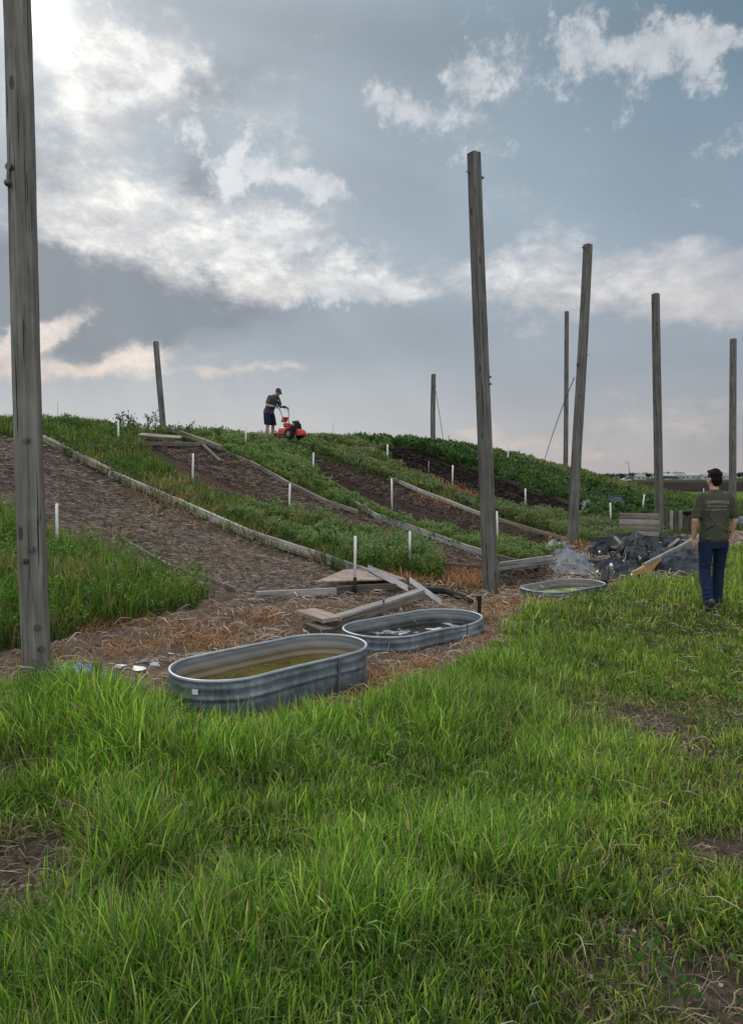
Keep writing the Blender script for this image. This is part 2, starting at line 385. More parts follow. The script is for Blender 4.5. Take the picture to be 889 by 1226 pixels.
def ribbons(name, B, head, L, W, bend, C, mat, flat=None, roll=None, parent=None, tipc=1.25):
    """curved tapering blades. B base (N,3); head heading; bend 0..1"""
    N = len(B); h = np.stack([np.cos(head), np.sin(head), np.zeros(N)], 1)
    rl = RNG.uniform(0, 6.28, N) if roll is None else roll
    side = np.stack([np.cos(rl), np.sin(rl), np.zeros(N)], 1)
    rows = []; cols = []
    for u, w in ((0, .8), (.42, 1.0), (.78, .62), (1.0, 0)):
        up = L * (u - .55 * bend * u * u) if flat is None else flat * np.sin(u * 3.0) * L
        out = L * bend * u ** 1.8 * .85 if flat is None else L * u
        p = B + np.stack([h[:, 0] * out, h[:, 1] * out, up], 1)
        if flat is not None:
            sd = np.stack([-h[:, 1], h[:, 0], np.zeros(N)], 1); p = p + sd * (np.sin(u * 2.5) * bend * L)[:, None]
            s_ = sd * .8 + np.array([0, 0, .5])
        else: s_ = side
        k = (.56 + .56 * u) * (1 if u < 1 else tipc)  # shade painted into the colour: darker toward the base, brighter at the tip
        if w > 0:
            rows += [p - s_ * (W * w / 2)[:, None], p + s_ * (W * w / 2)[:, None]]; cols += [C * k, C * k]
        else: rows.append(p); cols.append(C * k)
    V = np.stack(rows, 1).reshape(-1, 3); CC = np.clip(np.stack(cols, 1).reshape(-1, 3), 0, 1)
    base = np.arange(N)[:, None] * 7
    lp = np.array([[0, 1, 3, 2, 2, 3, 5, 4, 4, 5, 6]]); loops = (base + lp).ravel()
    sizes = np.tile([4, 4, 3], N)
    return npmesh(name, V, sizes, loops, CC, mat, parent)
def leafmesh(name, Cn, D, S, W, C, mat, parent=None):
    """kite leaves: centre base Cn, direction D (unit), size S, width W"""
    N = len(Cn); r = RNG.normal(size=(N, 3)); s = np.cross(D, r); s /= np.linalg.norm(s, axis=1)[:, None] + 1e-9
    n = np.cross(s, D)
    a = Cn; b = Cn + D * (S * .45)[:, None] + s * (W / 2)[:, None]; c = Cn + D * S[:, None] - n * (S * .15)[:, None]; d = Cn + D * (S * .45)[:, None] - s * (W / 2)[:, None]
    m_ = Cn + D * (S * .5)[:, None] - n * (W * .25)[:, None]
    V = np.stack([a, b, c, d, m_], 1).reshape(-1, 3); CC = np.clip(np.repeat(C, 5, 0), 0, 1)
    loops = (np.arange(N)[:, None] * 5 + np.array([[0, 1, 4, 1, 2, 4, 2, 3, 4, 3, 0, 4]])).ravel()
    return npmesh(name, V, np.tile([3, 3, 3, 3], N), loops, CC, mat, parent)
def weeds(name, X, Y, H, nl, rad, S, base, mat, hue=.38, tops=None):
    N = len(X); Z = hgt(X, Y)
    idx = np.repeat(np.arange(N), nl); K = len(idx)
    u = RNG.beta(1.8, 1.1, K); ang = RNG.uniform(0, 6.283, K); rr = rad[idx] * (1.1 - .75 * u) * RNG.uniform(.2, 1, K)
    lean = RNG.normal(0, .12, (N, 2))
    hh = H[idx] * u
    Cn = np.stack([X[idx] + np.cos(ang) * rr + lean[idx, 0] * hh, Y[idx] + np.sin(ang) * rr + lean[idx, 1] * hh, Z[idx] + hh], 1)
    D = np.stack([np.cos(ang), np.sin(ang), RNG.uniform(.0, 1.5, K)], 1) + RNG.normal(0, .35, (K, 3)); D /= np.linalg.norm(D, axis=1)[:, None]
    S_ = S[idx] * RNG.uniform(.6, 1.3, K)
    pc = base[idx] if base.ndim == 2 else np.tile(base, (K, 1))
    j = RNG.uniform(1 - hue, 1 + hue, N)[idx] * RNG.uniform(.8, 1.2, K)
    C = pc * j[:, None]; C[:, 0] *= RNG.uniform(.85, 1.2, K)
    if tops is not None:
        q = (u > .86); C[q] = C[q] * .35 + np.array(tops) * .65
    return leafmesh(name, Cn, D, S_, S_ * .5, C, mat)

# ------------------------------------------------------------------ ground
def spaced(lo, hi, fine0, fine1, step, grow):
    a = list(np.arange(fine0, fine1, step)); s = step; x = fine1
    while x < hi: a.append(x); s *= grow; x += s
    a.append(hi); s = step; x = fine0 - step; b = []
    while x > lo: b.append(x); s *= grow; x -= s
    b.append(lo); return np.array(b[::-1] + a)
def ground_color(x, y):
    z, s, t = zones(x, y); n = fbm(x * 1.7, y * 1.7, 4, 3); n2 = fbm(x * 9, y * 9, 3, 44)
    C = np.zeros((len(x), 3)) + np.array([.045, .05, .02])
    C += (n2 - .5)[:, None] * np.array([.03, .03, .01])
    far = sstep(14, 60, y)[:, None]
    C = C * (1 - far) + far * np.array([.075, .115, .03]) * (.75 + .5 * n)[:, None]
    hill = z['hill'] | z['left']
    C[hill] = (np.array([.04, .055, .02]) * (.7 + .6 * n)[:, None])[hill]
    b = z['bare'][:, None]; C = C * (1 - b) + b * (np.array([.085, .068, .055]) * (.6 + .9 * n2)[:, None])
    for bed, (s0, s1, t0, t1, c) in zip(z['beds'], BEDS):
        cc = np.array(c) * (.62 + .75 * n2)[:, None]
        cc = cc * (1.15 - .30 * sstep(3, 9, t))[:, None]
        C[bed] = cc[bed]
    f = z['foot']; C[f] = (np.array([.175, .130, .100]) * (.55 + .9 * n2)[:, None])[f]
    return C
def make_ground():
    xs = spaced(-3500, 3500, -11, 11.5, .075, 1.07); ys = spaced(-60, 6000, 1.2, 27, .075, 1.06)
    X, Y = np.meshgrid(xs, ys); x = X.ravel(); y = Y.ravel(); z = hgt(x, y)
    zn, s, t = zones(x, y)
    rough = np.where(zn['anybed'], 1.0, np.where(zn['foot'], .55, .2)) * (1 - sstep(27, 40, y))
    cl = (fbm(x * 3.3, y * 3.3, 4, 61) - .5) * .13 + np.abs(fbm(x * 7, y * 7, 3, 71) - .5) * .12
    for tx, ty, a, q in TANKS: cl = cl * sstep(.8, 1.3, np.hypot(x - tx, y - ty))
    z = z + cl * rough - np.where(zn['anybed'], .05, 0)
    nx, ny = len(xs), len(ys)
    i = np.arange(nx - 1)[None, :] + np.arange(ny - 1)[:, None] * nx
    loops = np.stack([i, i + 1, i + nx + 1, i + nx], -1).reshape(-1)
    m, nt, bs, out = new_mat('soil_and_turf')
    a = nd(nt, 'ShaderNodeVertexColor', layer_name='Col'); g = nd(nt, 'ShaderNodeNewGeometry')
    n1 = noise_node(nt, g.outputs['Position'], 22, 6, .7); n2 = noise_node(nt, g.outputs['Position'], 60, 3, .6)
    c = mixc(nt, 1.0, a.outputs[0], ramp(nt, n1, [(.3, (.5, .48, .46)), (.5, (1, 1, 1)), (.72, (1.5, 1.45, 1.4))]), 'MULTIPLY')
    lk(nt, c, bs.inputs['Base Color']); bs.inputs['Roughness'].default_value = .95; bs.inputs['Specular IOR Level'].default_value = 0.0
    bump(nt, bs, mth(nt, 'ADD', n1, mth(nt, 'MULTIPLY', n2, .4)), .9, .05)
    V = np.stack([x, y, z], 1)
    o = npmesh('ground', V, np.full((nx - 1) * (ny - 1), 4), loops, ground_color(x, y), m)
    o.data.polygons.foreach_set('use_smooth', np.ones(len(o.data.polygons), bool))
    tag(o, 'grassy ground rising to a low earth mound with bare garden beds', 'ground', kind='structure')
make_ground()

# ------------------------------------------------------------------ grass
def near_man(x, y):
    p = at(322, 526, 23.8); return np.hypot(x - p.x - .3, y - p.y + .3) < 1.15
GREEN = np.array([[.105, .195, .026], [.070, .145, .022], [.175, .265, .045], [.036, .082, .018], [.265, .31, .095]])
DRY = np.array([[.34, .27, .15], [.26, .19, .11]])
def wedge(n, y0, y1, p, marg=1.6, k=.6):
    """random ground points with density falling as distance**-p inside a widened view wedge"""
    u = RNG.uniform(size=n * 2); q = 2 - p
    y = (y0 ** q + u * (y1 ** q - y0 ** q)) ** (1 / q)
    wmax = k * y + marg; x = RNG.uniform(-1, 1, n * 2) * wmax
    keep = RNG.uniform(size=n * 2) < (wmax / (k * y + marg)); x = x[keep][:n]; y = y[keep][:n]
    return x, y
def offtank(x, y):
    return (tank_d(x, y, 0) > .43) & (tank_d(x, y, 1) > .56) & (tank_d(x, y, 2) > .44)
def offtank_old(x, y):
    r = np.ones(len(x), bool)
    for tx, ty, a, q in TANKS:
        c, s_ = math.cos(R(a)), math.sin(R(a)); lx = (x - tx) * c + (y - ty) * s_; ly = -(x - tx) * s_ + (y - ty) * c
        ax = np.maximum(np.abs(lx) - .53, 0); r &= np.hypot(ax, ly) > .44
    return r
def pick(pal, n, w): return pal[RNG.choice(len(pal), n, p=w)]
def lawn(name, n, y0, y1, p, wd, label):
    x, y = wedge(n, y0, y1, p)
    z, s, t = zones(x, y)
    cl = fbm(x * 1.9, y * 1.9, 3, 101); cl2 = fbm(x * .55, y * .55, 2, 111); fine = fbm(x * 6, y * 6, 2, 131)
    keep = z['lawn'] & (RNG.uniform(size=n) > z['bare'] * 1.05) & offtank(x, y) & (RNG.uniform(size=n) < .35 + 1.3 * fine)
    px, py = proj(x, y, 0 * x)
    tall = np.exp(-((x + 1.9) / 1.5) ** 2 - ((y - 4.7) / 1.3) ** 2)          # rank clump by the near post and tank
    x, y, cl, cl2, px, py, tall, br = [a[keep] for a in (x, y, cl, cl2, px, py, tall, z['bare'])]
    N = len(x); B = np.stack([x, y, hgt(x, y) - .012], 1)
    rightside = sstep(.15, .45, x / y)
    L = (.06 + .20 * cl ** 1.3 * 1.5 * RNG.uniform(.45, 1.3, N)) * (1 - .58 * rightside * (1 - sstep(7, 12, y))) * (1 + .75 * tall) * (1 - .4 * br)
    L *= .70 + .75 * cl2 * (.6 + .8 * fbm(x * 2.6, y * 2.6, 3, 151))
    W = wd * np.exp(RNG.normal(-.1, .42, N)) * np.maximum(1, (y / 4.5)) ** .6 * (1 + .35 * tall)
    head = RNG.uniform(0, 6.283, N) * .95 + 2.2 * fbm(x * 1.2, y * 1.2, 2, 121) * 3
    bend = RNG.beta(1.7, 2.5, N) * 1.25 + .04
    c = pick(GREEN, N, [.28, .22, .22, .18, .10]) * RNG.uniform(.65, 1.4, N)[:, None]
    shade = .38 + .62 * cl2 + .75 * fbm(x * 2.6, y * 2.6, 3, 151)
    c = c * shade[:, None] * 1.12
    c = c * (1 + tall[:, None] * np.array([.22, .25, .05]))
    c = c * (1 + (rightside * .18)[:, None] * np.array([1.2, .45, .3]))
    dry = RNG.uniform(size=N) < (.035 + .10 * (fine[keep] < .36) + .35 * br); c[dry] = pick(DRY, dry.sum(), [.5, .5]) * RNG.uniform(.5, 1.1, dry.sum())[:, None]
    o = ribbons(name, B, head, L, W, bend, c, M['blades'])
    tag(o, label, 'grass', kind='stuff')
lawn('lawn_grass', 300000, 1.8, 7.5, 1.15, .0050, 'long unmown green grass filling the foreground')
lawn('lawn_grass', 200000, 7.5, 26, 1.25, .0055, 'green lawn stretching past the walking person')
lawn('lawn_grass', 45000, 26, 75, 1.0, .006, 'distant green turf beyond the timber wall')

def thatch():
    x, y = wedge(52000, 1.8, 16, 1.15); z, s, t = zones(x, y); k = z['lawn'] & offtank(x, y) & ((RNG.uniform(size=len(x)) < .28) | (z['bare'] > .25)); br = z['bare'][k]; x, y = x[k], y[k]; N = len(x)
    B = np.stack([x, y, hgt(x, y) + RNG.uniform(0, .07, N) * (br < .2) + .004], 1)
    pal = np.array([(.36, .30, .19), (.26, .21, .13), (.45, .39, .26), (.16, .13, .09)]); c = pal[RNG.integers(0, 4, N)] * RNG.uniform(.6, 1.1, N)[:, None]
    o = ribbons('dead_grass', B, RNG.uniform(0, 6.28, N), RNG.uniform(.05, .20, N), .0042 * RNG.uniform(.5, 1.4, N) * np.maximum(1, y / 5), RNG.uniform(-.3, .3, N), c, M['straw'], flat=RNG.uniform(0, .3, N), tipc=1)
    tag(o, 'bleached dead grass lying in the lawn and on its bare patches', 'dead grass', kind='stuff')
    # thin flowering stems standing above the turf
    x, y = wedge(2600, 2.2, 14, 1.2); z, s, t = zones(x, y); k = z['lawn'] & (fbm(x * 1.1, y * 1.1, 2, 161) > .52); x, y = x[k], y[k]; N = len(x)
    B = np.stack([x, y, hgt(x, y)], 1); c = np.array([(.22, .20, .10)]) * RNG.uniform(.6, 1.2, (N, 1))
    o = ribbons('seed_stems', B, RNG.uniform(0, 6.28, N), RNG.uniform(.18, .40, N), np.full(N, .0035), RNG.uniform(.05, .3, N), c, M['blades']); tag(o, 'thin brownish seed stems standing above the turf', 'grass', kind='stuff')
    # crumbs of soil and grit on the bare patches
    x, y = wedge(60000, 1.8, 12, 1.2); z, s, t = zones(x, y); k = z['lawn'] & (z['bare'] > .35); x, y = x[k], y[k]; N = len(x); r = RNG.uniform(.004, .013, N)
    Cn = np.stack([x, y, hgt(x, y) + r * .2], 1); D = RNG.normal(size=(N, 3)); D[:, 2] = np.abs(D[:, 2]) * .6; D /= np.linalg.norm(D, axis=1)[:, None]
    o = leafmesh('soil_crumbs', Cn, D, r * 2, r * 1.8, np.array([.15, .125, .10]) * RNG.uniform(.35, 1.9, (N, 1)) ** 1.2, M['straw']); tag(o, 'soil crumbs and grit on the bare patches', 'soil crumbs', kind='stuff')
thatch()
# low clover / broad leaves in the lawn
def lawn_weeds():
    x, y = wedge(2600, 2.0, 12, 1.2); z, s, t = zones(x, y); k = z['lawn'] & (fbm(x * 1.3, y * 1.3, 2, 201) > .55)
    x = x[k]; y = y[k]; N = len(x)
    o = weeds('clover', x, y, RNG.uniform(.04, .11, N), 9, np.full(N, .07), np.full(N, .04), np.array([.05, .11, .02]), M['leaves'])
    tag(o, 'low broad leaved clover scattered through the grass', 'clover', kind='stuff')
lawn_weeds()

# grass and weeds on the mound
def hill_pts(n, s0, s1, t0, t1):
    s = RNG.uniform(s0, s1, n); t = RNG.uniform(t0, t1, n); x, y = xy(s, t); z, s2, t2 = zones(x, y); return x, y, s, t, z
def hill_grass(name, n, s0, s1, t0, t1, Lm, wd, label, dens=None, tone=1.0, dryf=.05):
    x, y, s, t, z = hill_pts(n, s0, s1, t0, t1)
    k = (z['hill'] | z['left']) & ~(near_man(x, y) & (RNG.uniform(size=n) < .8))
    cl = fbm(x * 1.6, y * 1.6, 3, 301)
    k &= RNG.uniform(size=n) < .3 + 1.2 * cl
    if s1 < 0: k &= RNG.uniform(size=n) < .15 + 1.2 * sstep(-2.8, -4.4, s) + (cl > .6)
    # edges of strips turn dry next to the timber
    x, y, s, t, cl = x[k], y[k], s[k], t[k], cl[k]; N = len(x)
    B = np.stack([x, y, hgt(x, y) - .02], 1)
    L = Lm * (.35 + 1.1 * cl) * RNG.uniform(.6, 1.25, N)
    if s0 < -8.5 and s1 < 0: L = L * (.3 + .85 * sstep(-2.9, -4.6, s))
    W = wd * RNG.uniform(.6, 1.4, N) * (y / 12) ** .7
    c = pick(GREEN, N, [.32, .3, .14, .18, .06]) * RNG.uniform(.75, 1.2, N)[:, None] * tone * (.75 + .5 * fbm(x * .5, y * .5, 2, 311))[:, None]
    dry = (RNG.uniform(size=N) < dryf) | ((fbm(x * 1.1, y * 1.1, 2, 321) > .62) & (RNG.uniform(size=N) < .4))
    c[dry] = pick(DRY, dry.sum(), [.4, .6]) * RNG.uniform(.5, 1, dry.sum())[:, None]
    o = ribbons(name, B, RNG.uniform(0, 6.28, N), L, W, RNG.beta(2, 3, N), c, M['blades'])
    tag(o, label, 'grass', kind='stuff')
    return o
hill_grass('tall_grass', 52000, -9, -2.9, .3, 9, .36, .010, 'lush tall grass patch behind the near left post')
hill_grass('tall_grass', 52000, -2.1, 1.3, .8, 14, .30, .010, 'tall grass strip between the first and second garden beds', tone=.85)
hill_grass('tall_grass', 22000, 2.9, 5.1, .4, 14, .19, .011, 'green strip of grass running uphill towards the tiller', tone=.85)
hill_grass('tall_grass', 20000, 6.9, 9.2, .4, 14, .19, .012, 'green strip of grass below the darkest garden bed', tone=.8)
hill_grass('tall_grass', 30000, 9.5, 22, .5, 15, .24, .014, 'dark grass slope beyond the last garden bed', tone=.7)
hill_grass('tall_grass', 34000, 22, 46, .3, 20, .15, .013, 'smooth grassy end of the mound falling to the field', tone=.95, dryf=.02)
hill_grass('tall_grass', 30000, -9, 24, 11.8, 17, .24, .011, 'grass along the crest of the mound', tone=.85)

def strip_weeds(n, s0, s1, t0, t1, H, S, base, label, tops=None, nl=26, rad=.11, tone=1, name='leafy_weeds', tf=None):
    x, y, s, t, z = hill_pts(n, s0, s1, t0, t1); k = (z['hill'] | z['left'])
    cl = fbm(x * 1.5, y * 1.5, 3, 401); k &= (cl > .36) & ~near_man(x, y)
    if tf: k &= tf(s, t)
    x, y, cl, s, t = x[k], y[k], cl[k], s[k], t[k]; N = len(x)
    hh = H * (.45 + .95 * cl) * RNG.uniform(.75, 1.2, N)
    yl = sstep(.5, .7, fbm(x * 1.9, y * 1.9, 2, 421))[:, None]; b = np.array(base) * (.6 + .8 * fbm(x * 2.3, y * 2.3, 3, 411))[:, None] * (1 + yl * np.array([.7, .25, .2]))
    o = weeds(name, x, y, hh, nl, np.full(N, rad) * RNG.uniform(.7, 1.3, N), np.full(N, S) * (y / 13) ** .5, b, M['leaves'], tops=tops)
    return tag(o, label, 'weeds', kind='stuff')
LG = (.080, .150, .038); DG = (.038, .085, .022); PG = (.17, .23, .095)
strip_weeds(1300, -1.0, 1.0, .6, 4.8, .40, .055, LG, 'bushy pale green weeds at the foot of the first grass strip', tops=PG, nl=34)
strip_weeds(900, -1.8, 1.2, 4.8, 13, .24, .05, DG, 'low dark weeds among the tall grass of the first strip', nl=20)
strip_weeds(2500, 2.6, 6.0, .4, 13, .20, .05, LG, 'leafy weeds covering the second strip below the tiller', tops=PG)
strip_weeds(2900, 6.6, 10.4, .2, 13, .25, .055, (.085, .135, .045), 'dense hedge like weeds along the third strip', tops=(.15, .19, .09))
strip_weeds(3000, 10.2, 18, 1.5, 12, .30, .09, DG, 'dark broad leaved weeds on the far slope', nl=22, rad=.18)
strip_weeds(2000, -9, -2.9, .4, 9, .30, .055, (.075, .15, .03), 'fresh bushy weeds beside the near left post', nl=28)
strip_weeds(2200, -8, 24, 11.6, 14.5, .26, .06, (.07, .115, .035), 'ragged weeds along the skyline of the mound', nl=18)
strip_weeds(1200, 22, 40, .3, 14, .10, .06, (.06, .11, .03), 'scattered weeds on the grassy end of the mound', nl=14, rad=.2)

# ------------------------------------------------------------------ straw mulch and dried clumps
def straw(name, n, s0, s1, t0, t1, pal, label, L0=.16, W0=.006, mask='anybed', lift=.25):
    x, y, s, t, z = hill_pts(n, s0, s1, t0, t1); k = z[mask] & offtank(x, y) & (RNG.uniform(size=n) < .2 + 1.3 * fbm(x * 2.5, y * 2.5, 3, 501))
    x, y = x[k], y[k]; N = len(x); pal = np.array(pal)
    cl = (fbm(x * 3.3, y * 3.3, 4, 61) - .5) * .13 + np.abs(fbm(x * 7, y * 7, 3, 71) - .5) * .12
    B = np.stack([x, y, hgt(x, y) + cl * (.55 if mask == 'foot' else 1) + RNG.uniform(.0, .03, N) - (0 if mask == 'foot' else .05)], 1)
    c = pal[RNG.integers(0, len(pal), N)] * RNG.uniform(.6, 1.25, N)[:, None]
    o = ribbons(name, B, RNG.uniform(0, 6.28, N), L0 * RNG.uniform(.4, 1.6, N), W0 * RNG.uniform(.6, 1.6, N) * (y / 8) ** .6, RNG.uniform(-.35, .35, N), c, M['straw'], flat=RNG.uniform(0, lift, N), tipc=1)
    return tag(o, label, 'straw', kind='stuff')
STR = [(.30, .24, .20), (.20, .16, .135), (.42, .35, .29), (.10, .08, .068), (.24, .18, .145), (.08, .065, .055)]
straw('straw_mulch', 85000, -6, -.8, .2, 12.3, STR, 'matted dead stems covering the nearest garden bed', .11, .0062)
straw('straw_mulch', 20000, .9, 3.1, .2, 12.6, [(.17, .13, .10), (.09, .07, .055), (.25, .195, .15)], 'dead stems on the second garden bed', .12, .007)
straw('straw_mulch', 9000, 4.7, 7.3, .2, 12, [(.10, .075, .065), (.06, .047, .04), (.16, .12, .095)], 'thin dead stems on the third garden bed', .12, .008)
straw('straw_mulch', 4000, 9, 12, 1.5, 12, [(.035, .028, .026), (.06, .05, .045)], 'sparse dark stems on the blackest garden bed', .12, .009)
straw('straw_mulch', 52000, -10, 14, -3.5, 3, [(.42, .34, .26), (.30, .23, .18), (.52, .43, .33), (.16, .12, .095), (.38, .26, .17)], 'loose dry straw around the metal tanks', .19, .009, 'foot', .35)
OR = np.array([[.50, .25, .11], [.44, .23, .11], [.34, .18, .09], [.52, .34, .16]])
def dried(pts, label, per=190, L=.12, spread=.14, pal=OR):
    xs = []; ys = []
    for (a, b, r, m_) in pts:
        c = P(a, b); q = int(per * m_); xs.append(c.x + RNG.normal(0, spread * r, q)); ys.append(c.y + RNG.normal(0, spread * r, q))
    x = np.concatenate(xs); y = np.concatenate(ys); k = offtank(x, y); x, y = x[k], y[k]; N = len(x)
    B = np.stack([x, y, hgt(x, y) - .0], 1)
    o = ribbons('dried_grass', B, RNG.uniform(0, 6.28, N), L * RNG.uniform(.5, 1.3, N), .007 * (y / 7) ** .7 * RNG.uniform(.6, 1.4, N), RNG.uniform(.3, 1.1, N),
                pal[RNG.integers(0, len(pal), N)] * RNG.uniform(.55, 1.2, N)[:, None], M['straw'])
    tag(o, label, 'dried grass', kind='stuff')
dried([(160, 748, 1, 1), (112, 756, .8, .8), (215, 755, 1, 1), (240, 768, 1, 1), (262, 775, 1, 1.2), (228, 772, .9, 1), (138, 782, 1, 1), (180, 778, 1, 1), (60, 790, .8, .6), (318, 745, .8, 1), (325, 738, .6, .6), (280, 757, .8, .7)],
      'rust coloured dried tufts in the straw behind the near tank')
dried([(330, 868, 1.3, 2), (370, 860, 1.3, 2), (410, 845, 1.3, 2), (440, 830, 1.2, 2), (470, 815, 1, 1.4), (450, 818, 1.2, 1.5), (300, 872, 1, 1), (500, 800, 1, 1), (560, 765, 1.4, 1.6), (600, 740, 1.6, 2), (620, 728, 1.6, 2), (600, 725, 1.5, 1.4), (640, 720, 1.5, 1.2)],
      'orange dried tufts at the lawn edge in front of the tanks', per=170, L=.11)
dried([(200, 588, 2, 2), (235, 605, 2, 2), (280, 622, 2, 2), (320, 640, 2, 2), (365, 655, 1.5, 1.6), (400, 668, 1.2, 1)], 'tan dried grass along the upper side of the long edging board', per=260, L=.32, spread=.22, pal=np.array([[.36, .25, .13], [.40, .28, .15], [.30, .18, .09]]))
dried([(520, 695, 1.5, 2), (545, 700, 1.5, 2), (480, 690, 1.2, 1.4), (560, 690, 1.3, 1.2), (575, 700, 1, 1), (500, 700, 1, 1)], 'orange dried weeds at the bottom of the first strip', per=150, L=.2)
dried([(505, 577, 2, 2), (530, 583, 2, 2), (555, 592, 2, 2), (520, 600, 2, 1.3), (500, 570, 1.6, 1), (540, 600, 1.5, 1), (575, 610, 1.5, 1)], 'dried orange grass edging the third garden bed', per=260, L=.11, spread=.28)
dried([(720, 655, 2, 2), (700, 665, 2, 2), (735, 662, 2, 2), (690, 650, 1.5, 1), (760, 660, 2, 1.4), (790, 655, 2, 1.2), (700, 640, 1.5, 1)], 'orange dead weeds among the black plastic sheets', per=160, L=.16, spread=.22)
dried([(170, 715, .8, .4), (170, 640, 1, .6), (215, 620, 1.2, .7), (145, 650, 1, .5)], 'yellowish dead tufts on the nearest garden bed', per=120, L=.12, spread=.3, pal=np.array([[.42, .33, .18], [.36, .27, .14]]))

# ------------------------------------------------------------------ sky
SUN_AZ = math.atan((60 - CX) / F); SUN_EL = R(33)
def azel(px, py):
    d = ray(px, py); d = d / np.linalg.norm(d); return math.atan2(d[0], d[1]), math.asin(d[2])
def make_world():
    w = bpy.data.worlds.new('World'); sc.world = w; w.use_nodes = True; nt = w.node_tree
    bg = nt.nodes['Background']; bg.inputs['Strength'].default_value = .1
    tc = nd(nt, 'ShaderNodeTexCoord'); sx = nd(nt, 'ShaderNodeSeparateXYZ'); lk(nt, tc.outputs['Generated'], sx.inputs[0])
    az = mth(nt, 'ARCTAN2', sx.outputs[0], sx.outputs[1]); el = mth(nt, 'ARCSINE', sx.outputs[2])
    # perspective cloud-plane coordinates
    zc = mth(nt, 'ADD', mth(nt, 'MAXIMUM', sx.outputs[2], 0.0), .22)
    cb = nd(nt, 'ShaderNodeCombineXYZ'); lk(nt, mth(nt, 'DIVIDE', sx.outputs[0], zc), cb.inputs[0]); lk(nt, mth(nt, 'DIVIDE', sx.outputs[1], zc), cb.inputs[1]); lk(nt, mth(nt, 'MULTIPLY', sx.outputs[2], 2.5), cb.inputs[2])
    pl = cb.outputs[0]
    uvn = nd(nt, 'ShaderNodeCombineXYZ'); lk(nt, az, uvn.inputs[0]); lk(nt, el, uvn.inputs[1])
    # warp
    wn = nd(nt, 'ShaderNodeTexNoise'); wn.inputs['Scale'].default_value = 9; wn.inputs['Detail'].default_value = 6; wn.inputs['Roughness'].default_value = .6; lk(nt, uvn.outputs[0], wn.inputs['Vector'])
    w1 = nd(nt, 'ShaderNodeVectorMath', operation='SUBTRACT'); lk(nt, wn.outputs['Color'], w1.inputs[0]); w1.inputs[1].default_value = (.5, .5, .5)
    w2 = nd(nt, 'ShaderNodeVectorMath', operation='MULTIPLY'); lk(nt, w1.outputs[0], w2.inputs[0]); w2.inputs[1].default_value = (.13, .085, 0)
    w3 = nd(nt, 'ShaderNodeVectorMath', operation='ADD'); lk(nt, uvn.outputs[0], w3.inputs[0]); lk(nt, w2.outputs[0], w3.inputs[1])
    uv = w3.outputs[0]
    def blob(px, py, rx, ry, rot, amp, src=None):
        a, e = azel(px, py)
        s_ = nd(nt, 'ShaderNodeVectorMath', operation='SUBTRACT'); lk(nt, src or uv, s_.inputs[0]); s_.inputs[1].default_value = (a, e, 0)
        m1 = nd(nt, 'ShaderNodeVectorRotate'); m1.rotation_type = 'Z_AXIS'; lk(nt, s_.outputs[0], m1.inputs[0]); m1.inputs['Angle'].default_value = R(rot)
        m2 = nd(nt, 'ShaderNodeVectorMath', operation='MULTIPLY'); lk(nt, m1.outputs[0], m2.inputs[0]); m2.inputs[1].default_value = (F / rx, F / ry, 0)
        dt = nd(nt, 'ShaderNodeVectorMath', operation='DOT_PRODUCT'); lk(nt, m2.outputs[0], dt.inputs[0]); lk(nt, m2.outputs[0], dt.inputs[1])
        return mth(nt, 'MULTIPLY', mth(nt, 'EXPONENT', mth(nt, 'MULTIPLY', dt.outputs['Value'], -1)), amp)
    def total(lst, src=None):
        o = None
        for b in lst:
            v = blob(*b, src=src); o = v if o is None else mth(nt, 'ADD', o, v)
        return o
    # base gradient by elevation (seen towards the sun side) and by azimuth; unseen zenith raised to light the ground
    e01 = mth(nt, 'DIVIDE', el, 1.0, clamp=True)
    gl = ramp(nt, e01, [(0, (.46, .44, .47)), (.06, (.43, .44, .47)), (.16, (.375, .42, .465)), (.32, (.37, .435, .49)), (.52, (.34, .41, .465)), (.68, (.38, .44, .50)), (.85, (1.1, 1.14, 1.2)), (1, (1.35, 1.38, 1.42))])
    gr = ramp(nt, e01, [(0, (.40, .38, .40)), (.05, (.37, .36, .385)), (.14, (.30, .335, .38)), (.32, (.27, .35, .42)), (.5, (.15, .245, .32)), (.64, (.095, .18, .25)), (.85, (.9, .96, 1.05)), (1, (1.35, 1.38, 1.42))])
    fa = mth(nt, 'MULTIPLY', mth(nt, 'ADD', az, .05), 2.0, clamp=True)
    # unseen sky behind the camera made even and extra bright to light the ground
    back = mth(nt, 'MULTIPLY', mth(nt, 'SUBTRACT', .15, sx.outputs[1]), 1.6, clamp=True)
    base = mixc(nt, fa, gl, gr)
    base = mixc(nt, back, base, (1.25, 1.30, 1.36))
    ns = noise_node(nt, pl, 1.1, 5, .6, .5)
    base = mixc(nt, mth(nt, 'MULTIPLY', ns, 1.0), mixc(nt, 1.0, base, (.86, .87, .88), 'MULTIPLY'), mixc(nt, 1.0, base, (1.14, 1.12, 1.10), 'MULTIPLY'))
    # dark grey masses
    dk = total([(120, 345, 200, 55, -14, 1.3), (60, 330, 100, 60, 0, .7), (250, 380, 160, 30, -12, .6), (380, 40, 170, 60, 10, .35), (430, 405, 230, 40, -8, .42), (250, 105, 60, 22, -20, .45), (135, 268, 45, 12, 0, .5),
                (60, 210, 60, 30, 0, .5), (245, 205, 40, 26, 20, .6), (470, 215, 110, 40, 20, .30), (800, 215, 120, 90, 20, .28), (830, 20, 140, 50, 0, .35), (150, 425, 70, 8, -10, .6), (700, 460, 220, 40, 0, .2), (870, 530, 60, 40, 0, .3), (520, 60, 80, 60, 0, .2)])
    dk = mth(nt, 'MINIMUM', mth(nt, 'MULTIPLY', dk, mth(nt, 'ADD', .55, mth(nt, 'MULTIPLY', ns, .9))), 1.0)
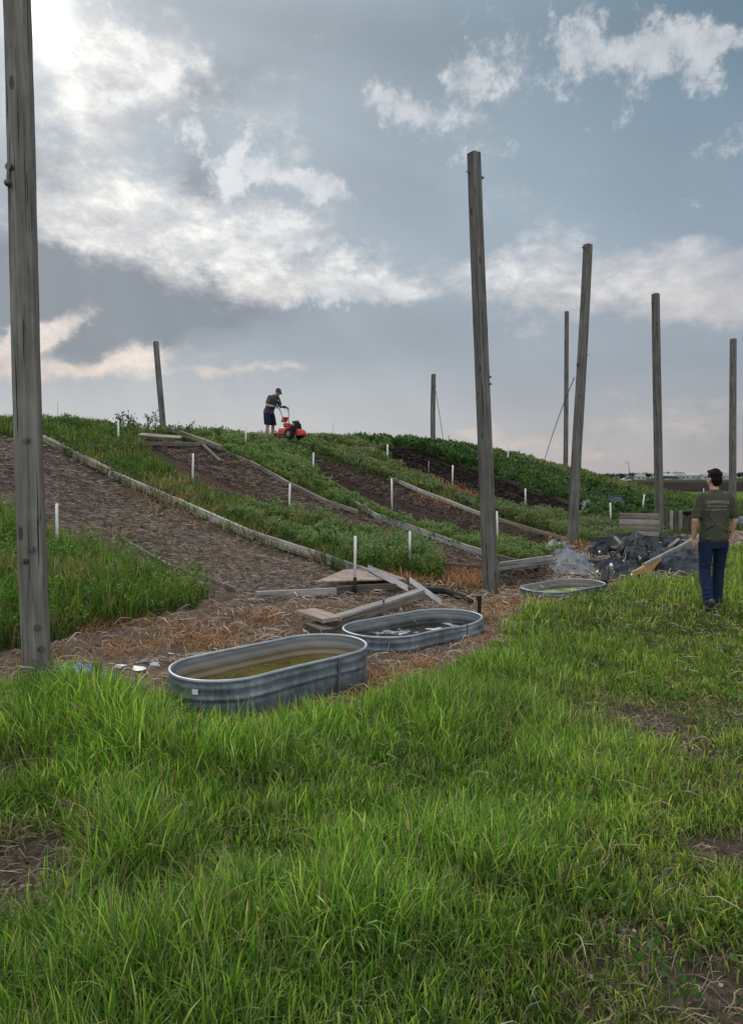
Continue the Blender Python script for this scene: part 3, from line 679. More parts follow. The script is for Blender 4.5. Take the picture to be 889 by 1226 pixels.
    base = mixc(nt, mth(nt, 'MULTIPLY', dk, .85), base, (.150, .180, .218))
    # faint crepuscular rays fanning out from the veiled sun
    sa, se = azel(60, -40); rx = mth(nt, 'SUBTRACT', az, sa); ry = mth(nt, 'SUBTRACT', se, el); ra = mth(nt, 'ARCTAN2', rx, ry)
    rc = nd(nt, 'ShaderNodeCombineXYZ'); lk(nt, ra, rc.inputs[0]); rn = noise_node(nt, rc.outputs[0], 7.0, 2, .5)
    rf = mth(nt, 'ADD', .85, mth(nt, 'MULTIPLY', rn, .30)); rfv = nd(nt, 'ShaderNodeVectorMath', operation='SCALE'); lk(nt, base, rfv.inputs[0]); lk(nt, rf, rfv.inputs['Scale']); base = rfv.outputs[0]
    # soft thick bright cloud
    so = total([(60, 40, 60, 55, 0, .5), (130, 85, 110, 36, -12, .62), (170, 60, 60, 30, 0, .5), (110, 150, 50, 60, 30, .55), (200, 130, 90, 50, 20, .4), (190, 252, 150, 34, -3, 1.15), (290, 285, 100, 30, -14, .95), (90, 275, 80, 30, 0, .7),
                (330, 325, 110, 28, -8, .75), (430, 348, 110, 18, 0, .9), (40, 397, 80, 13, -26, 1.05), (130, 434, 120, 12, -6, 1.05), (280, 448, 110, 8, -4, .7), (20, 410, 40, 30, 0, .6),
                (840, 340, 130, 34, 8, .85), (700, 335, 110, 36, 0, .72), (800, 375, 140, 24, 0, .55), (560, 318, 120, 26, -5, .55), (650, 530, 260, 26, 0, .55), (800, 495, 140, 18, 0, .35), (590, 150, 90, 40, 30, .3), (640, 250, 140, 30, 30, .25),
                (345, 150, 60, 30, 60, .4), (850, 300, 60, 20, 10, .4)])
    uva = nd(nt, 'ShaderNodeVectorMath', operation='MULTIPLY'); lk(nt, uvn.outputs[0], uva.inputs[0]); uva.inputs[1].default_value = (1, 1.7, 1)
    fn = mth(nt, 'ADD', mth(nt, 'MULTIPLY', noise_node(nt, uva.outputs[0], 7.5, 12, .68, .12), .7), mth(nt, 'MULTIPLY', noise_node(nt, pl, 2.4, 9, .66, .1), .3))
    dn = mth(nt, 'ADD', so, mth(nt, 'MULTIPLY', mth(nt, 'SUBTRACT', fn, .5), 3.4))
    mk = nd(nt, 'ShaderNodeMapRange'); mk.interpolation_type = 'SMOOTHSTEP'; lk(nt, dn, mk.inputs[0]); mk.inputs[1].default_value = .28; mk.inputs[2].default_value = 1.15
    fn2 = noise_node(nt, uva.outputs[0], 14, 11, .68, .1)
    ctop = ramp(nt, fn2, [(.30, (.42, .44, .47)), (.48, (.66, .665, .665)), (.64, (1.02, 1.0, .94))])
    lowc = mixc(nt, mth(nt, 'SUBTRACT', 1.35, mth(nt, 'MULTIPLY', el, 5.0), clamp=True), ctop, (.74, .58, .47))
    dim = mth(nt, 'MULTIPLY', mth(nt, 'SUBTRACT', az, .08), 2.2, clamp=True)
    lowc = mixc(nt, mth(nt, 'MULTIPLY', dim, .75), lowc, (.40, .405, .435))
    base = mixc(nt, mth(nt, 'MULTIPLY', mk.outputs[0], .86), base, lowc)
    # small crisp clouds
    cr = total([(560, 88, 30, 42, 15, .95), (620, 72, 34, 34, 30, .85), (458, 122, 46, 22, 8, .85), (492, 150, 46, 22, 15, .9), (765, 68, 80, 36, 6, 1.0), (700, 42, 34, 22, 20, .8), (848, 96, 17, 18, 0, 1.0), (820, 40, 40, 25, 0, .6), (240, 166, 38, 18, 20, .8),
                (308, 168, 24, 30, 0, .9), (300, 208, 60, 20, -5, .9), (366, 215, 24, 14, 0, .95), (406, 219, 28, 12, 8, .95), (350, 262, 34, 18, 0, .6), (390, 284, 20, 9, 0, .7), (596, 172, 60, 24, 20, .5), (872, 42, 26, 14, 0, .9), (876, 180, 22, 12, 0, .7), (780, 245, 34, 9, 0, .75),
                (460, 348, 80, 14, -4, .85), (385, 362, 70, 14, 0, .8), (545, 198, 34, 10, 0, .5), (150, 40, 40, 22, 0, .7), (120, 120, 80, 20, -10, .5), (200, 95, 60, 18, -20, .6), (320, 296, 80, 16, -10, .7), (870, 158, 16, 8, 0, .5), (668, 106, 10, 9, 0, .8)])
    fn3 = noise_node(nt, uvn.outputs[0], 23, 11, .68, .08)
    d3 = mth(nt, 'ADD', cr, mth(nt, 'MULTIPLY', mth(nt, 'SUBTRACT', fn3, .5), 3.0))
    mk3 = nd(nt, 'ShaderNodeMapRange'); mk3.interpolation_type = 'SMOOTHSTEP'; lk(nt, d3, mk3.inputs[0]); mk3.inputs[1].default_value = .42; mk3.inputs[2].default_value = 1.15
    ccol = ramp(nt, fn3, [(.35, (.44, .47, .51)), (.62, (.66, .68, .69))])
    ccol = mixc(nt, mth(nt, 'MULTIPLY', mth(nt, 'SUBTRACT', 0.0, az), 3.0, clamp=True), ccol, (.86, .88, .90))
    base = mixc(nt, mth(nt, 'MULTIPLY', mk3.outputs[0], .8), base, ccol)
    # veiled sun glow
    gw = total([(46, 0, 24, 36, 0, 1.3), (55, 5, 80, 60, 0, .12)], src=uvn.outputs[0])
    gwc = nd(nt, 'ShaderNodeVectorMath', operation='SCALE'); gwc.inputs[0].default_value = (1.0, .98, .93); lk(nt, gw, gwc.inputs['Scale'])
    ad = nd(nt, 'ShaderNodeVectorMath', operation='ADD'); lk(nt, base, ad.inputs[0]); lk(nt, gwc.outputs[0], ad.inputs[1])
    # physically based sky seen faintly through the cloud
    sky = nd(nt, 'ShaderNodeTexSky'); sky.sky_type = 'NISHITA'; sky.sun_disc = False; sky.sun_elevation = SUN_EL; sky.sun_rotation = SUN_AZ
    sk = nd(nt, 'ShaderNodeVectorMath', operation='SCALE'); lk(nt, sky.outputs[0], sk.inputs[0]); sk.inputs['Scale'].default_value = .06
    s10 = nd(nt, 'ShaderNodeVectorMath', operation='SCALE'); lk(nt, ad.outputs[0], s10.inputs[0]); s10.inputs['Scale'].default_value = 7.6
    fin = nd(nt, 'ShaderNodeVectorMath', operation='ADD'); lk(nt, s10.outputs[0], fin.inputs[0]); lk(nt, sk.outputs[0], fin.inputs[1])
    lk(nt, fin.outputs[0], bg.inputs[0])
    w.cycles.sampling_method = 'MANUAL'; w.cycles.sample_map_resolution = 512
make_world()
sl = bpy.data.lights.new('sun', 'SUN'); so = bpy.data.objects.new('sun', sl); col.objects.link(so)
sl.energy = 1.5; sl.angle = R(12); sl.color = (1, .95, .87)
dv = Vector((math.sin(SUN_AZ) * math.cos(SUN_EL), math.cos(SUN_AZ) * math.cos(SUN_EL), math.sin(SUN_EL)))
so.rotation_euler = (-dv).to_track_quat('-Z', 'Y').to_euler(); so.location = dv * 30
sc.view_settings.view_transform = 'Standard'; sc.view_settings.look = 'None'; sc.view_settings.exposure = 0.42; sc.view_settings.gamma = 1
sc.cycles.max_bounces = 6; sc.cycles.transparent_max_bounces = 4
# ------------------------------------------------------------------ poles
def pole(basepx, toppx, D, w, label, mat='pole', rot=38, D2=None, bolts=(), base=None):
    b = at(*basepx, D) if base is None else base
    if base is None: b.z = hz(b.x, b.y)
    t = at(*toppx, D2 or b.y)
    g = Vector(b); b = b + (b - t).normalized() * .35
    d = (t - b); L = d.length; d.normalize()
    root = empty('wooden_pole', g)
    m = MB(); n = int(L / .22); rings = []; h = w / 2; ch = w * .07; ph = random.random() * 9
    for i in range(n + 1):
        u = i / n; x = u * L; k = 1 - .12 * u; tw = .05 * math.sin(u * 2 + ph)
        oy = .012 * math.sin(u * 5 + ph) ; oz = .010 * math.sin(u * 4 + ph * 2)
        q = []
        for yy, zz in ((-h + ch, -h), (h - ch, -h), (h, -h + ch), (h, h - ch), (h - ch, h), (-h + ch, h), (-h, h - ch), (-h, -h + ch)):
            yy, zz = yy * k * random.uniform(.985, 1.015), zz * k * random.uniform(.985, 1.015)
            q.append(Vector((x, oy + yy * math.cos(tw) - zz * math.sin(tw), oz + yy * math.sin(tw) + zz * math.cos(tw))))
        rings.append(q)
    m.ring(rings)
    # slightly domed sawn top
    tp = rings[-1]; c = sum(tp, Vector()) / 8; m.ring([[v for v in tp], [c + (v - c) * .55 + Vector((w * .1, 0, 0)) for v in tp]])
    sh = m.build('shaft', M[mat], None)
    yx = Vector((math.cos(R(rot)), math.sin(R(rot)), 0)); yx = (yx - d * yx.dot(d)).normalized(); zx = d.cross(yx)
    mw = Matrix((d, yx, zx)).transposed().to_4x4(); mw = Matrix.Translation(b) @ mw
    sh.matrix_world = mw; sh.parent = root; sh.matrix_parent_inverse = Matrix.Translation(-g)
    for (hh, az_, kind) in bolts:
        p = b + d * (.35 + hh); o = Vector((math.cos(R(az_)), math.sin(R(az_)), 0))
        mb = MB(); s0 = p + o * (w * .50)
        if kind == 'bolt':
            mb.tube([s0 - o * .02, s0 + o * .022], .024, 10); mb.tube([s0 + o * .02, s0 + o * .045], .013, 6)
        elif kind == 'knob':
            mb.tube([s0 - o * .02, s0 + o * .03], .03, 8); mb.tube([s0 + o * .02, s0 + o * .03 + Vector((0, 0, -.11))], .012, 6); mb.ball(s0 + o * .03 + Vector((0, 0, -.13)), .03)
        else:
            mb.tube([s0 - o * .02, s0 + o * .03, s0 + o * .06 + Vector((0, 0, .015)), s0 + o * .08 + Vector((0, 0, -.01))], .007, 6)
        ob = mb.build(kind if kind != 'knob' else 'hook', M['bolt'], root); ob.matrix_parent_inverse = Matrix.Translation(-g)
    tag(root, label, 'pole', 'tall wooden poles around the mound')
    return b, t
GP = P(45, 803)
pole((45, 803), (18, -30), GP.y, .205, 'thick weathered grey post in the near left foreground, its top beyond the frame', rot=18,
     bolts=((1.90, -78, 'bolt'), (1.02, -70, 'bolt'), (.92, -100, 'bolt'), (.38, -62, 'bolt'), (.2, -50, 'bolt'), (4.05, -112, 'knob')))
b2, t2 = pole((587, 716), (567, 184), 10.5, .165, 'tall grey post leaning left between the second and third metal tanks', rot=35, bolts=((5.9, 215, 'hook'), (5.85, -10, 'bolt'), (3.1, -5, 'bolt'), (3.0, -5, 'bolt')))
b3, t3 = pole((685, 664), (702.5, 293), 16.2, .172, 'grey post leaning right with grey fabric wrapped round its foot', rot=40, bolts=((3.9, 200, 'bolt'), (4.1, -15, 'hook'), (6.4, 200, 'bolt')))
pole((788.5, 646), (784, 352), 20.4, .185, 'upright grey post in front of the timber retaining wall', rot=30, bolts=((6.2, 200, 'bolt'),))
pole((876, 632), (877, 406), 25.5, .19, 'grey post behind the walking person at the right edge', rot=30)
pole((676, 600), (678, 373), 30, .15, 'thin dark post behind the right leaning post', rot=45)
pole((518, 545), (518.5, 448), 30.5, .165, 'short looking dark post on the crest right of the tiller', rot=40, bolts=((2.55, -10, 'bolt'),))
pole((197, 520), (187, 409), 24.5, .165, 'dark post leaning left on the crest behind the wooden bed frame', rot=35)
def wire(name, p0, p1, label, r=.008, sag=.05):
    p0 = Vector(p0); p1 = Vector(p1); pts = [p0.lerp(p1, i / 12) - Vector((0, 0, sag * 4 * (i / 12) * (1 - i / 12))) for i in range(13)]
    mb = MB(); mb.tube(pts, r, 5); o = mb.build(name, M['wire'], smooth=True); tag(o, label, 'wire', 'slack guy wires'); return o
wire('guy_wire', at(687, 452, 16.1), at(650, 556, 24), 'loose wire running down left from the right leaning post', .010, -.12)
wire('guy_wire', at(520, 462, 30.4), at(532, 540, 30.2), 'thin wire hanging from the short dark post on the crest', .012, -.1)

# ------------------------------------------------------------------ marker stakes
def stake(px, ytop, ybot, label, mat='pvc', r=.019, black=0, D=None, lean=0):
    b = P(px, ybot); d = b.y
    t = at(px + lean, ytop, d); h = max(t.z - b.z, .15)
    g = empty('marker_stake', b)
    mb = MB(); dx = t.x - b.x; z0 = black
    k = max(1, d / 14) ** .5
    mb.tube([(dx * z0 / h, 0, z0 - (.06 if not black else 0)), (dx, 0, h - .01), (dx, 0, h)], [r * k, r * k, r * k * .8], 10)
    mb.build('pipe', M[mat], g, True)
    if black:
        m2 = MB(); m2.tube([(0, 0, -.08), (dx * black / h, 0, black + .01)], r * k * 1.25, 10); m2.build('sleeve', M['black'], g, True)
    tag(g, label, 'stake', 'white plastic marker stakes')
ST = [(424.5, 642, 714, 'tall white stake with a black lower sleeve at the end of the nearest bed', 0.24), (490, 636, 688, 'white stake in front of the bushy weeds of the first strip', 0), (346, 579, 620, 'white stake between the first strip and the second garden bed', 0),
      (230.5, 543, 582, 'white stake in the tall grass above the long edging board', 0), (142, 503, 534, 'thin white stake near the crest left of the wooden bed frame', 0), (69, 603, 660, 'white stake just right of the near left post', 0),
      (294, 509, 534, 'grey white stake on the crest left of the man with the tiller', 0), (374.5, 542, 566, 'white stake downhill right of the red tiller', 0), (469, 573, 608, 'white stake halfway down the second strip', 0),
      (463.5, 532, 554, 'small white stake near the top of the third garden bed', 0), (541, 557, 580, 'white stake beside the black soil of the fourth bed', 0), (512.5, 552, 566, 'short brown stake in the third strip', 0),
      (595.5, 612, 652, 'white stake hard against the right side of the left leaning post', 0), (607, 529, 560, 'pale thin stake standing on the dark far slope', 0), (628.5, 585, 604, 'short white stake on top of the hedge like weeds', 0),
      (731, 602, 630, 'white stake in front of the dark plastic heap on the slope', 0), (768, 592, 614, 'white stake leaning right behind the timber wall', 0), (537.5, 521, 540, 'thin grey stake on the skyline right of the short dark post', 0),
      (68.5, 481, 506, 'thin dark stake on the skyline at the left', 0), (399, 508, 524, 'thin dark stake on the skyline right of the tiller', 0), (425, 515, 526, 'tiny stake on the skyline further right of the tiller', 0), (762, 590, 600, 'tiny pale stake behind the leaning stake', 0)]
for (px, a, b, l, bk) in ST:
    thin = px in (68.5, 399, 425, 537.5, 512.5)
    stake(px, a, b, l, 'greypvc' if thin else 'pvc', .013 if thin else .0195, bk, lean=(2.5 if px == 768 else (1.5 if px == 607 else random.uniform(-1.1, 1.1))))
g = MB(); g.tube([(0, 0, -.1), (0, 0, .3), (0, 0, .85)], [.035, .035, .03], 8); q = at(841.5, 592, 60); o = g.build('marker_post', M['pvc']); o.location = (q.x, 60, 0); tag(o, 'tiny white green post at the field edge left of the walking person\'s head', 'post')

# ------------------------------------------------------------------ edging boards and timbers
def gb(name, a, b, w, h, mat, label, up=.0, group=None, cat='timber', roll=0, **k):
    p0 = P(*a); p1 = P(*b); p0.z += up; p1.z += up
    if group is None: group = None
    return board(name, p0, p1, w, h, M[mat], label, cat, group, R(roll), **k)
def edging(pts, w, h, mat, labels, up=.03, cat='edging board', group='timber edging between beds and grass strips', name='edging_board', gap=.0):
    for i in range(len(pts) - 1):
        p0 = P(*pts[i]); p1 = P(*pts[i + 1]); d = (p1 - p0).normalized()
        p0.z += up + .004 * (i % 2); p1.z += up
        board(name, p0 + d * gap, p1 - d * gap, w * random.uniform(.93, 1.07), h, M[mat if isinstance(mat, str) else mat[i]], labels[i], cat, group)
EG = 'timber edging between beds and grass strips'
edging([(-25, 508), (52, 532), (132, 572)], .13, .13, 'timber', ['round edged dark timber at the very left of the near bed', 'old brown timber right of the near left post, above the pale boards'], .12)
edging([(131, 572), (212, 606), (300, 645), (384, 673), (452, 697)], .06, .14, 'pale', ['pale grey edging board joining the old brown timber', 'second pale edging board beside tan dead grass', 'third pale edging board of the near bed', 'lowest thin grey edging board near the stake with a black sleeve'], .075)
edging([(155, 652), (205, 680), (282, 706)], .03, .05, 'timber', ['thin brown lath half hidden in grass on the near bed', 'thin lath continuing down over the near bed'], .01)
edging([(262, 540), (300, 556), (345, 581), (392, 604), (428, 616)], .06, .10, 'timber', ['upper brown edging below the wooden bed frame', 'brown edging right above the second bed', 'edging on the second bed behind a white stake', 'worn edging on the second bed ending at a loose board'], .04)
edging([(416, 600), (452, 622), (500, 638), (560, 660), (584, 667)], .05, .12, 'pale', ['loose pale board tilted up at the edge of the second bed', 'long pale edging board of the second bed', 'pale edging board passing towards the left leaning post', 'short pale edging board behind the left leaning post'], .05)
edging([(590, 668), (645, 683)], .05, .10, 'timber', ['pale edging board right of the left leaning post'], .04)
edging([(465, 573), (505, 591), (545, 606), (585, 622)], .05, .10, 'pale', ['top pale edging board of the third bed', 'middle pale edging board of the third bed', 'lower pale edging board of the third bed'], .04)
edging([(590, 622), (640, 638), (690, 652)], .05, .09, 'timber', ['dull edging board of the third bed right of the left leaning post', 'last dull edging board of the third bed by the grey fabric'], .04)
edging([(600, 575), (640, 590), (680, 604)], .08, .12, 'darkwood', ['dark timber at the upper side of the fourth bed', 'dark timber of the fourth bed ending near the leaning post'], .05)
edging([(388, 573), (436, 602), (497, 627)], .06, .08, 'darkwood', ['dark timber on the lower side of the third bed', 'dark timber further down the lower side of the third bed'], .02)
# frame at the top of the second bed
def frame_top():
    a = P(168, 535); b = P(248, 537); c = P(205, 524); d = P(266, 543)
    board('frame_timber', a + Vector((0, 0, .08)), b + Vector((0, 0, .10)), .10, .10, M['timber'], 'grey timber along the front of the wooden bed frame on the crest', 'timber')
    board('frame_timber', c + Vector((0, 0, .22)), d + Vector((0, 0, .14)), .09, .12, M['timber'], 'grey timber slanting down the right side of the wooden bed frame on the crest', 'timber')
    board('frame_timber', P(240, 536) + Vector((0, 0, .1)), P(264, 556) + Vector((0, 0, .05)), .09, .09, M['darkwood'], 'dark timber fallen off the corner of the bed frame', 'timber')
    e = P(186, 530); o = MB(); o.box((0, 0, 0), (1.0, .5, .03)); ob = o.build('plywood_sheet', M['timber'], bevel=.004); ob.location = e + Vector((.1, .1, .17)); ob.rotation_euler = (R(9), R(4), R(8)); tag(ob, 'faded pinkish plywood sheet on the bed frame at the crest', 'plywood sheet')
frame_top()
# structures at the end of the near bed
def near_frame():
    a = P(306, 717); b = P(402, 714); c = P(484, 710)
    board('frame_timber', a + Vector((0, 0, .04)), b + Vector((0, 0, .06)), .05, .10, M['board'], 'bluish grey kerb board at the left end of the near bed frame', 'timber')
    board('frame_timber', b + Vector((.0, .01, .08)), c + Vector((0, 0, .09)), .05, .09, M['darkwood'], 'dark kerb board under the pinkish plywood of the near bed', 'timber')
    # faded sheet lying behind
    p = [P(345, 706), P(486, 700), P(440, 686), P(400, 690)]
    mb = MB(); zt = .12; q = [Vector((v.x, v.y, v.z + zt)) for v in (P(378, 707), P(486, 703), P(448, 689), P(412, 692))]
    low = [v - Vector((0, 0, .018)) for v in q]; mb.add(q + low, [(0, 1, 2, 3), (7, 6, 5, 4), (0, 4, 5, 1), (1, 5, 6, 2), (2, 6, 7, 3), (3, 7, 4, 0)])
    o = mb.build('plywood_sheet', M['tanwood'], bevel=.003); tag(o, 'pinkish worn plywood sheet behind the stake with a black sleeve', 'plywood sheet')
    # beam behind the second tank and short block
    z0 = .13
    p0 = at(392, 751, 7.85); p1 = at(505, 717, 9.5); p0.z = hz(p0.x, p0.y) + .10; p1.z = hz(p1.x, p1.y) + .13
    board('beam', p0, p1, .09, .10, M['timber'], 'long dark beam with a pale worn top behind the second tank', 'beam', sag=0)
    p0b = p0 + Vector((-.02, .03, .062)); p1b = p1 + Vector((-.02, .03, .062))
    board('top_board', p0b, p1b, .13, .022, M['board'], 'pale worn plank lying on the long beam behind the second tank', 'plank')
    p0 = at(366, 742, 8.2); p0.z = hz(p0.x, p0.y) + .14; p1 = at(398, 752, 7.8); p1.z = p0.z - .02
    board('plank_block', p0, p1, .24, .045, M['tanwood'], 'short wide tan plank end left of the long beam', 'plank', warp=.002)
    p0 = at(372, 757, 7.9); p1 = at(394, 763, 7.55); p0.z = hz(p0.x, p0.y) + .05; p1.z = p0.z
    board('plank_block', p0, p1, .16, .11, M['darkwood'], 'dark block under the short tan plank', 'block')
    p0 = at(391, 757, 7.7); p0.z = hz(p0.x, p0.y) + .05; p1 = p0 + Vector((.09, -.06, -.02))
    board('plank_block', p0, p1, .05, .06, M['yellowwood'], 'small yellow wood offcut at the tip of the long beam', 'offcut')
near_frame()
M['gutter'] = plain_mat('gutter_metal', (.13, .145, .16), .6, .2, var=.35, scale=12, bmp=.01)
def strip_metal(name, pts, w, label, D0, th=.006):
    mb = MB(); rings = []
    for i, (x, y, D, up) in enumerate(pts):
        p = at(x, y, D); zz = hz(p.x, p.y) + up; p.z = zz
        rings.append([p + Vector(v) for v in ((0, -w / 2, -w * .25), (0, w / 2, w * .25), (0, w / 2, w * .25 + th), (0, -w / 2, -w * .25 + th))])
    mb.ring(rings); o = mb.build(name, M['gutter']); tag(o, label, 'metal strip'); return o
strip_metal('metal_gutter', [(440, 690, 10.6, .16), (455, 694, 10.3, .15), (475, 700, 10.0, .14), (488, 704, 9.7, .15)], .14, 'dented grey metal strip above the plywood at the near bed', 0)
strip_metal('metal_gutter', [(490, 706, 10.0, .20), (505, 714, 9.7, .17), (518, 720, 9.4, .14), (528, 724, 9.15, .12)], .13, 'rust spotted metal strip sloping down to the second tank', 0)
def pipe(name, pts, r, label, ribs=True, mat='black', cat='pipe', group=None):
    mb = MB(); P_ = []; rr = []
    pts = [Vector(p) for p in pts]; n = 60 if ribs else 12
    for i in range(n + 1):
        u = i / n * (len(pts) - 1); k = min(int(u), len(pts) - 2); f = u - k
        P_.append(pts[k].lerp(pts[k + 1], f)); rr.append(r * (1 + (.09 if i % 2 else -.05)) if ribs else r)
    mb.tube(P_, rr, 14); o = mb.build(name, M[mat], smooth=not ribs); tag(o, label, cat, group); return o
def gp(px, py, up, D=None):
    p = P(px, py) if D is None else at(px, py, D)
    if D: p.z = hz(p.x, p.y)
    p.z += up; return p
pipe('drain_pipe', [gp(508, 716, .10), gp(530, 716, .09), gp(548, 720, .06), gp(563, 725, .045)], .052, 'black corrugated drain pipe behind the second tank', mat='black')
pm = MB(); q = gp(573, 745, 0); pm.tube([(0, 0, -.1), (0.005, 0, .29)], .022, 8); pm.tube([(0, 0, .26), (0, 0, .31)], .03, 8); o = pm.build('short_post', M['black']); o.location = q; tag(o, 'short black pipe standing at the right end of the second tank', 'pipe')
pm = MB(); q = gp(459, 745, 0); pm.tube([(0, 0, -.1), (0, 0, .27)], .014, 8); o = pm.build('short_post', M['galv']); o.location = (q.x, q.y, q.z); tag(o, 'small grey rod between the long beam and the second tank', 'rod')

# bottom of the second bed
board('frame_timber', gp(520, 683, .07), gp(584, 687, .06), .06, .12, M['darkwood'], 'dark board at the foot of the second bed left of the leaning post', 'timber')
board('frame_timber', gp(596, 690, .16), gp(660, 684, .22), .06, .13, M['board'], 'pale blue grey board right of the left leaning post', 'timber')
board('frame_timber', gp(596, 682, .05), gp(612, 700, .03), .05, .05, M['darkwood'], 'dark stick lying against the foot of the left leaning post', 'stick')
board('frame_timber', gp(596, 710, .06, 12.0), gp(664, 690, .10, 13.3), .10, .12, M['timber'], 'beam behind the third tank pointing at the grey fabric', 'beam')
board('frame_timber', gp(645, 680, .10), gp(690, 688, .14), .05, .09, M['board'], 'grey board running under the grey fabric', 'timber')
for i, (x, y, l) in enumerate(((600, 700, 'dark curved root left of the third tank'), (618, 692, 'dark curved root above the third tank'), (628, 690, 'short dark stub by the pale blue grey board'))):
    b = gp(x, y, .0); mb = MB(); mb.tube([b + Vector((-.12, 0, .0)), b + Vector((-.02, .02, .13)), b + Vector((.1, 0, .12)), b + Vector((.2, 0, .0))], [.02, .025, .022, .014], 7); o = mb.build('root', M['darkwood']); tag(o, l, 'root')

# ------------------------------------------------------------------ stock tanks
def tank(cx, cy, ang, z0, L=1.74, W=.80, H=.325, wl=.15, water='water1', lin='lin1', label='', dent=0, sticker=False):
    root = empty('stock_tank', (cx, cy, z0), (0, 0, R(ang)))
    NS = 96; r = W / 2; st_ = L / 2 - r
    def outline(off, z, q=0):
        pts = []
        for k in range(NS):
            u = k / NS; per = 2 * math.pi * r + 4 * st_; d = u * per
            if d < math.pi * r: a = -math.pi / 2 + d / r; p = (st_ + (r + off) * math.cos(a), (r + off) * math.sin(a))
            elif d < math.pi * r + 2 * st_: p = (st_ - (d - math.pi * r), r + off)
            elif d < 2 * math.pi * r + 2 * st_: a = math.pi / 2 + (d - math.pi * r - 2 * st_) / r; p = (-st_ + (r + off) * math.cos(a), (r + off) * math.sin(a))
            else: p = (-st_ + (d - 2 * math.pi * r - 2 * st_), -r - off)
            x, y = p
            if dent:
                k_ = math.exp(-((x - .38) / .26) ** 2) * (y < 0); y += dent * k_ * (z / H); z_ = z - .06 * k_ * (z / H) ** 2
            else: z_ = z
            y += .008 * math.sin(x * 6 + z * 9); x += .006 * math.sin(y * 9)
            if z > .05 and z < H - .02: y += (.004 * math.sin(x * 23 + z * 31))
            pts.append(Vector((x, y, z_)))
        return pts
    prof = []
    for i in range(25):
        u = i / 24; z = .0 + (H - .012) * u
        off = 0
        for (zc, a, wdt) in ((.60, .013, .040), (.84, .009, .035), (.52, -.006, .03)):
            off += a * math.exp(-((u - zc) / wdt) ** 2)
        prof.append((z, off - .012 * (1 - u)))
    mb = MB(); mb.ring([outline(o_, z) for z, o_ in prof], cap=False)
    mb.build('outer_wall', M['galv'], root, True)
    mi = MB(); mi.ring([outline(o_ - .006, z) for z, o_ in reversed(prof[1:])] + [outline(-.10, .012)], cap=False)
    b = outline(-.10, .012); mi.add(b, [tuple(range(NS))])
    mi.build('inner_wall', M[lin], root, True)
    rim = MB(); c = outline(0, H - .008); R_ = []; n = 8
    for k in range(NS):
        p = c[k]; nx = (c[(k + 1) % NS] - c[k - 1]).normalized(); out = Vector((nx.y, -nx.x, 0)); R_.append([p + out * math.cos(2 * math.pi * j / n) * .013 + Vector((0, 0, math.sin(2 * math.pi * j / n) * .013)) for j in range(n)])
    R_.append(R_[0]); rim.ring(R_, cap=False); rim.build('rim', M['pvc_rim'], root, True)
    w = outline(-.012, wl); mw = MB(); mw.add(w, [tuple(range(NS))]); mw.build('water', M[water], root)
    if sticker:
        s = MB(); a0 = R(205)
        pts = []
        for a in (a0 - .045, a0 + .065):
            for z in (.225, .262): pts.append(Vector((-st_ + (r + .017) * math.cos(a), (r + .017) * math.sin(a), z)))
        s.add(pts, [(0, 2, 3, 1)]); s.build('sticker', M['litter'], root)
    # seam
    s = MB(); s.box((.30, -r - .012, H * .5), (.02, .012, H * .96)); s.build('seam', M['galv'], root, bevel=.003)
    tag(root, label, 'stock tank', 'oval metal stock tanks')
    return root
M['pvc_rim'] = plain_mat('worn_rim', (.25, .28, .31), .45, .4, var=.25, scale=9)
tank(*TANKS[0][:3], TANKS[0][3], wl=.15, label='nearest oval metal tank holding olive brown water, white sticker on its left end', sticker=True)
tank(*TANKS[1][:3], TANKS[1][3], L=1.80, W=.89, wl=.17, water='water2', lin='lin2', dent=.14, label='second oval metal tank with dented side and dark foamy water')
tank(*TANKS[2][:3], TANKS[2][3], L=1.6, W=.80, wl=.20, water='water3', lin='lin3', label='third oval metal tank sunk in the ground with green algae')
q = at(893, 632, 24); tank(q.x + .2, 24, 5, 0, H=.42, wl=.3, water='water2', lin='lin2', label='distant blue grey metal tank behind the walking person\'s arm')
for k_, zz, cc, nn, l_ in ((0, .152, (.20, .16, .08), 150, 'bits of straw and leaf floating in the nearest tank'), (1, .012, (.10, .09, .06), 120, 'bits of straw floating in the second tank')):
    tx, ty, a_, q_ = TANKS[k_]; x = RNG.normal(tx, .45, nn * 6); y = RNG.normal(ty, .45, nn * 6); dd = tank_d(x, y, k_); kk = (dd < .36) & ((dd > .24) | (RNG.uniform(size=len(x)) < .25)); x, y = x[kk][:nn], y[kk][:nn]; N = len(x)
    o = ribbons('floating_debris', np.stack([x, y, np.full(N, zz)], 1), RNG.uniform(0, 6.28, N), RNG.uniform(.01, .06, N), RNG.uniform(.003, .009, N), RNG.uniform(-.3, .3, N), np.array([cc]) * RNG.uniform(.4, 1.8, (N, 1)), M['straw'], flat=np.full(N, .02), tipc=1); tag(o, l_, 'debris', kind='stuff')
# whitish sheet put in as the reflection on the second tank's water
mb = MB(); mb.add([(-.45, -.1, 0), (.1, -.22, .0), (.5, -.12, .0), (.25, .02, .0), (-.3, .05, 0), (-.45, -.1, .012), (.1, -.22, .014), (.5, -.12, .012), (.25, .02, .012), (-.3, .05, .012)],
                   [(5, 6, 7, 8, 9), (4, 3, 2, 1, 0), (0, 1, 6, 5), (1, 2, 7, 6), (2, 3, 8, 7), (3, 4, 9, 8), (4, 0, 5, 9)])
o = mb.build('reflection_sheet', M['litter']); o.location = (.52, 7.78, .014); o.rotation_euler = (0, R(1), R(40)); tag(o, 'ragged whitish sheet standing in for the reflection in the second tank', 'sheet')

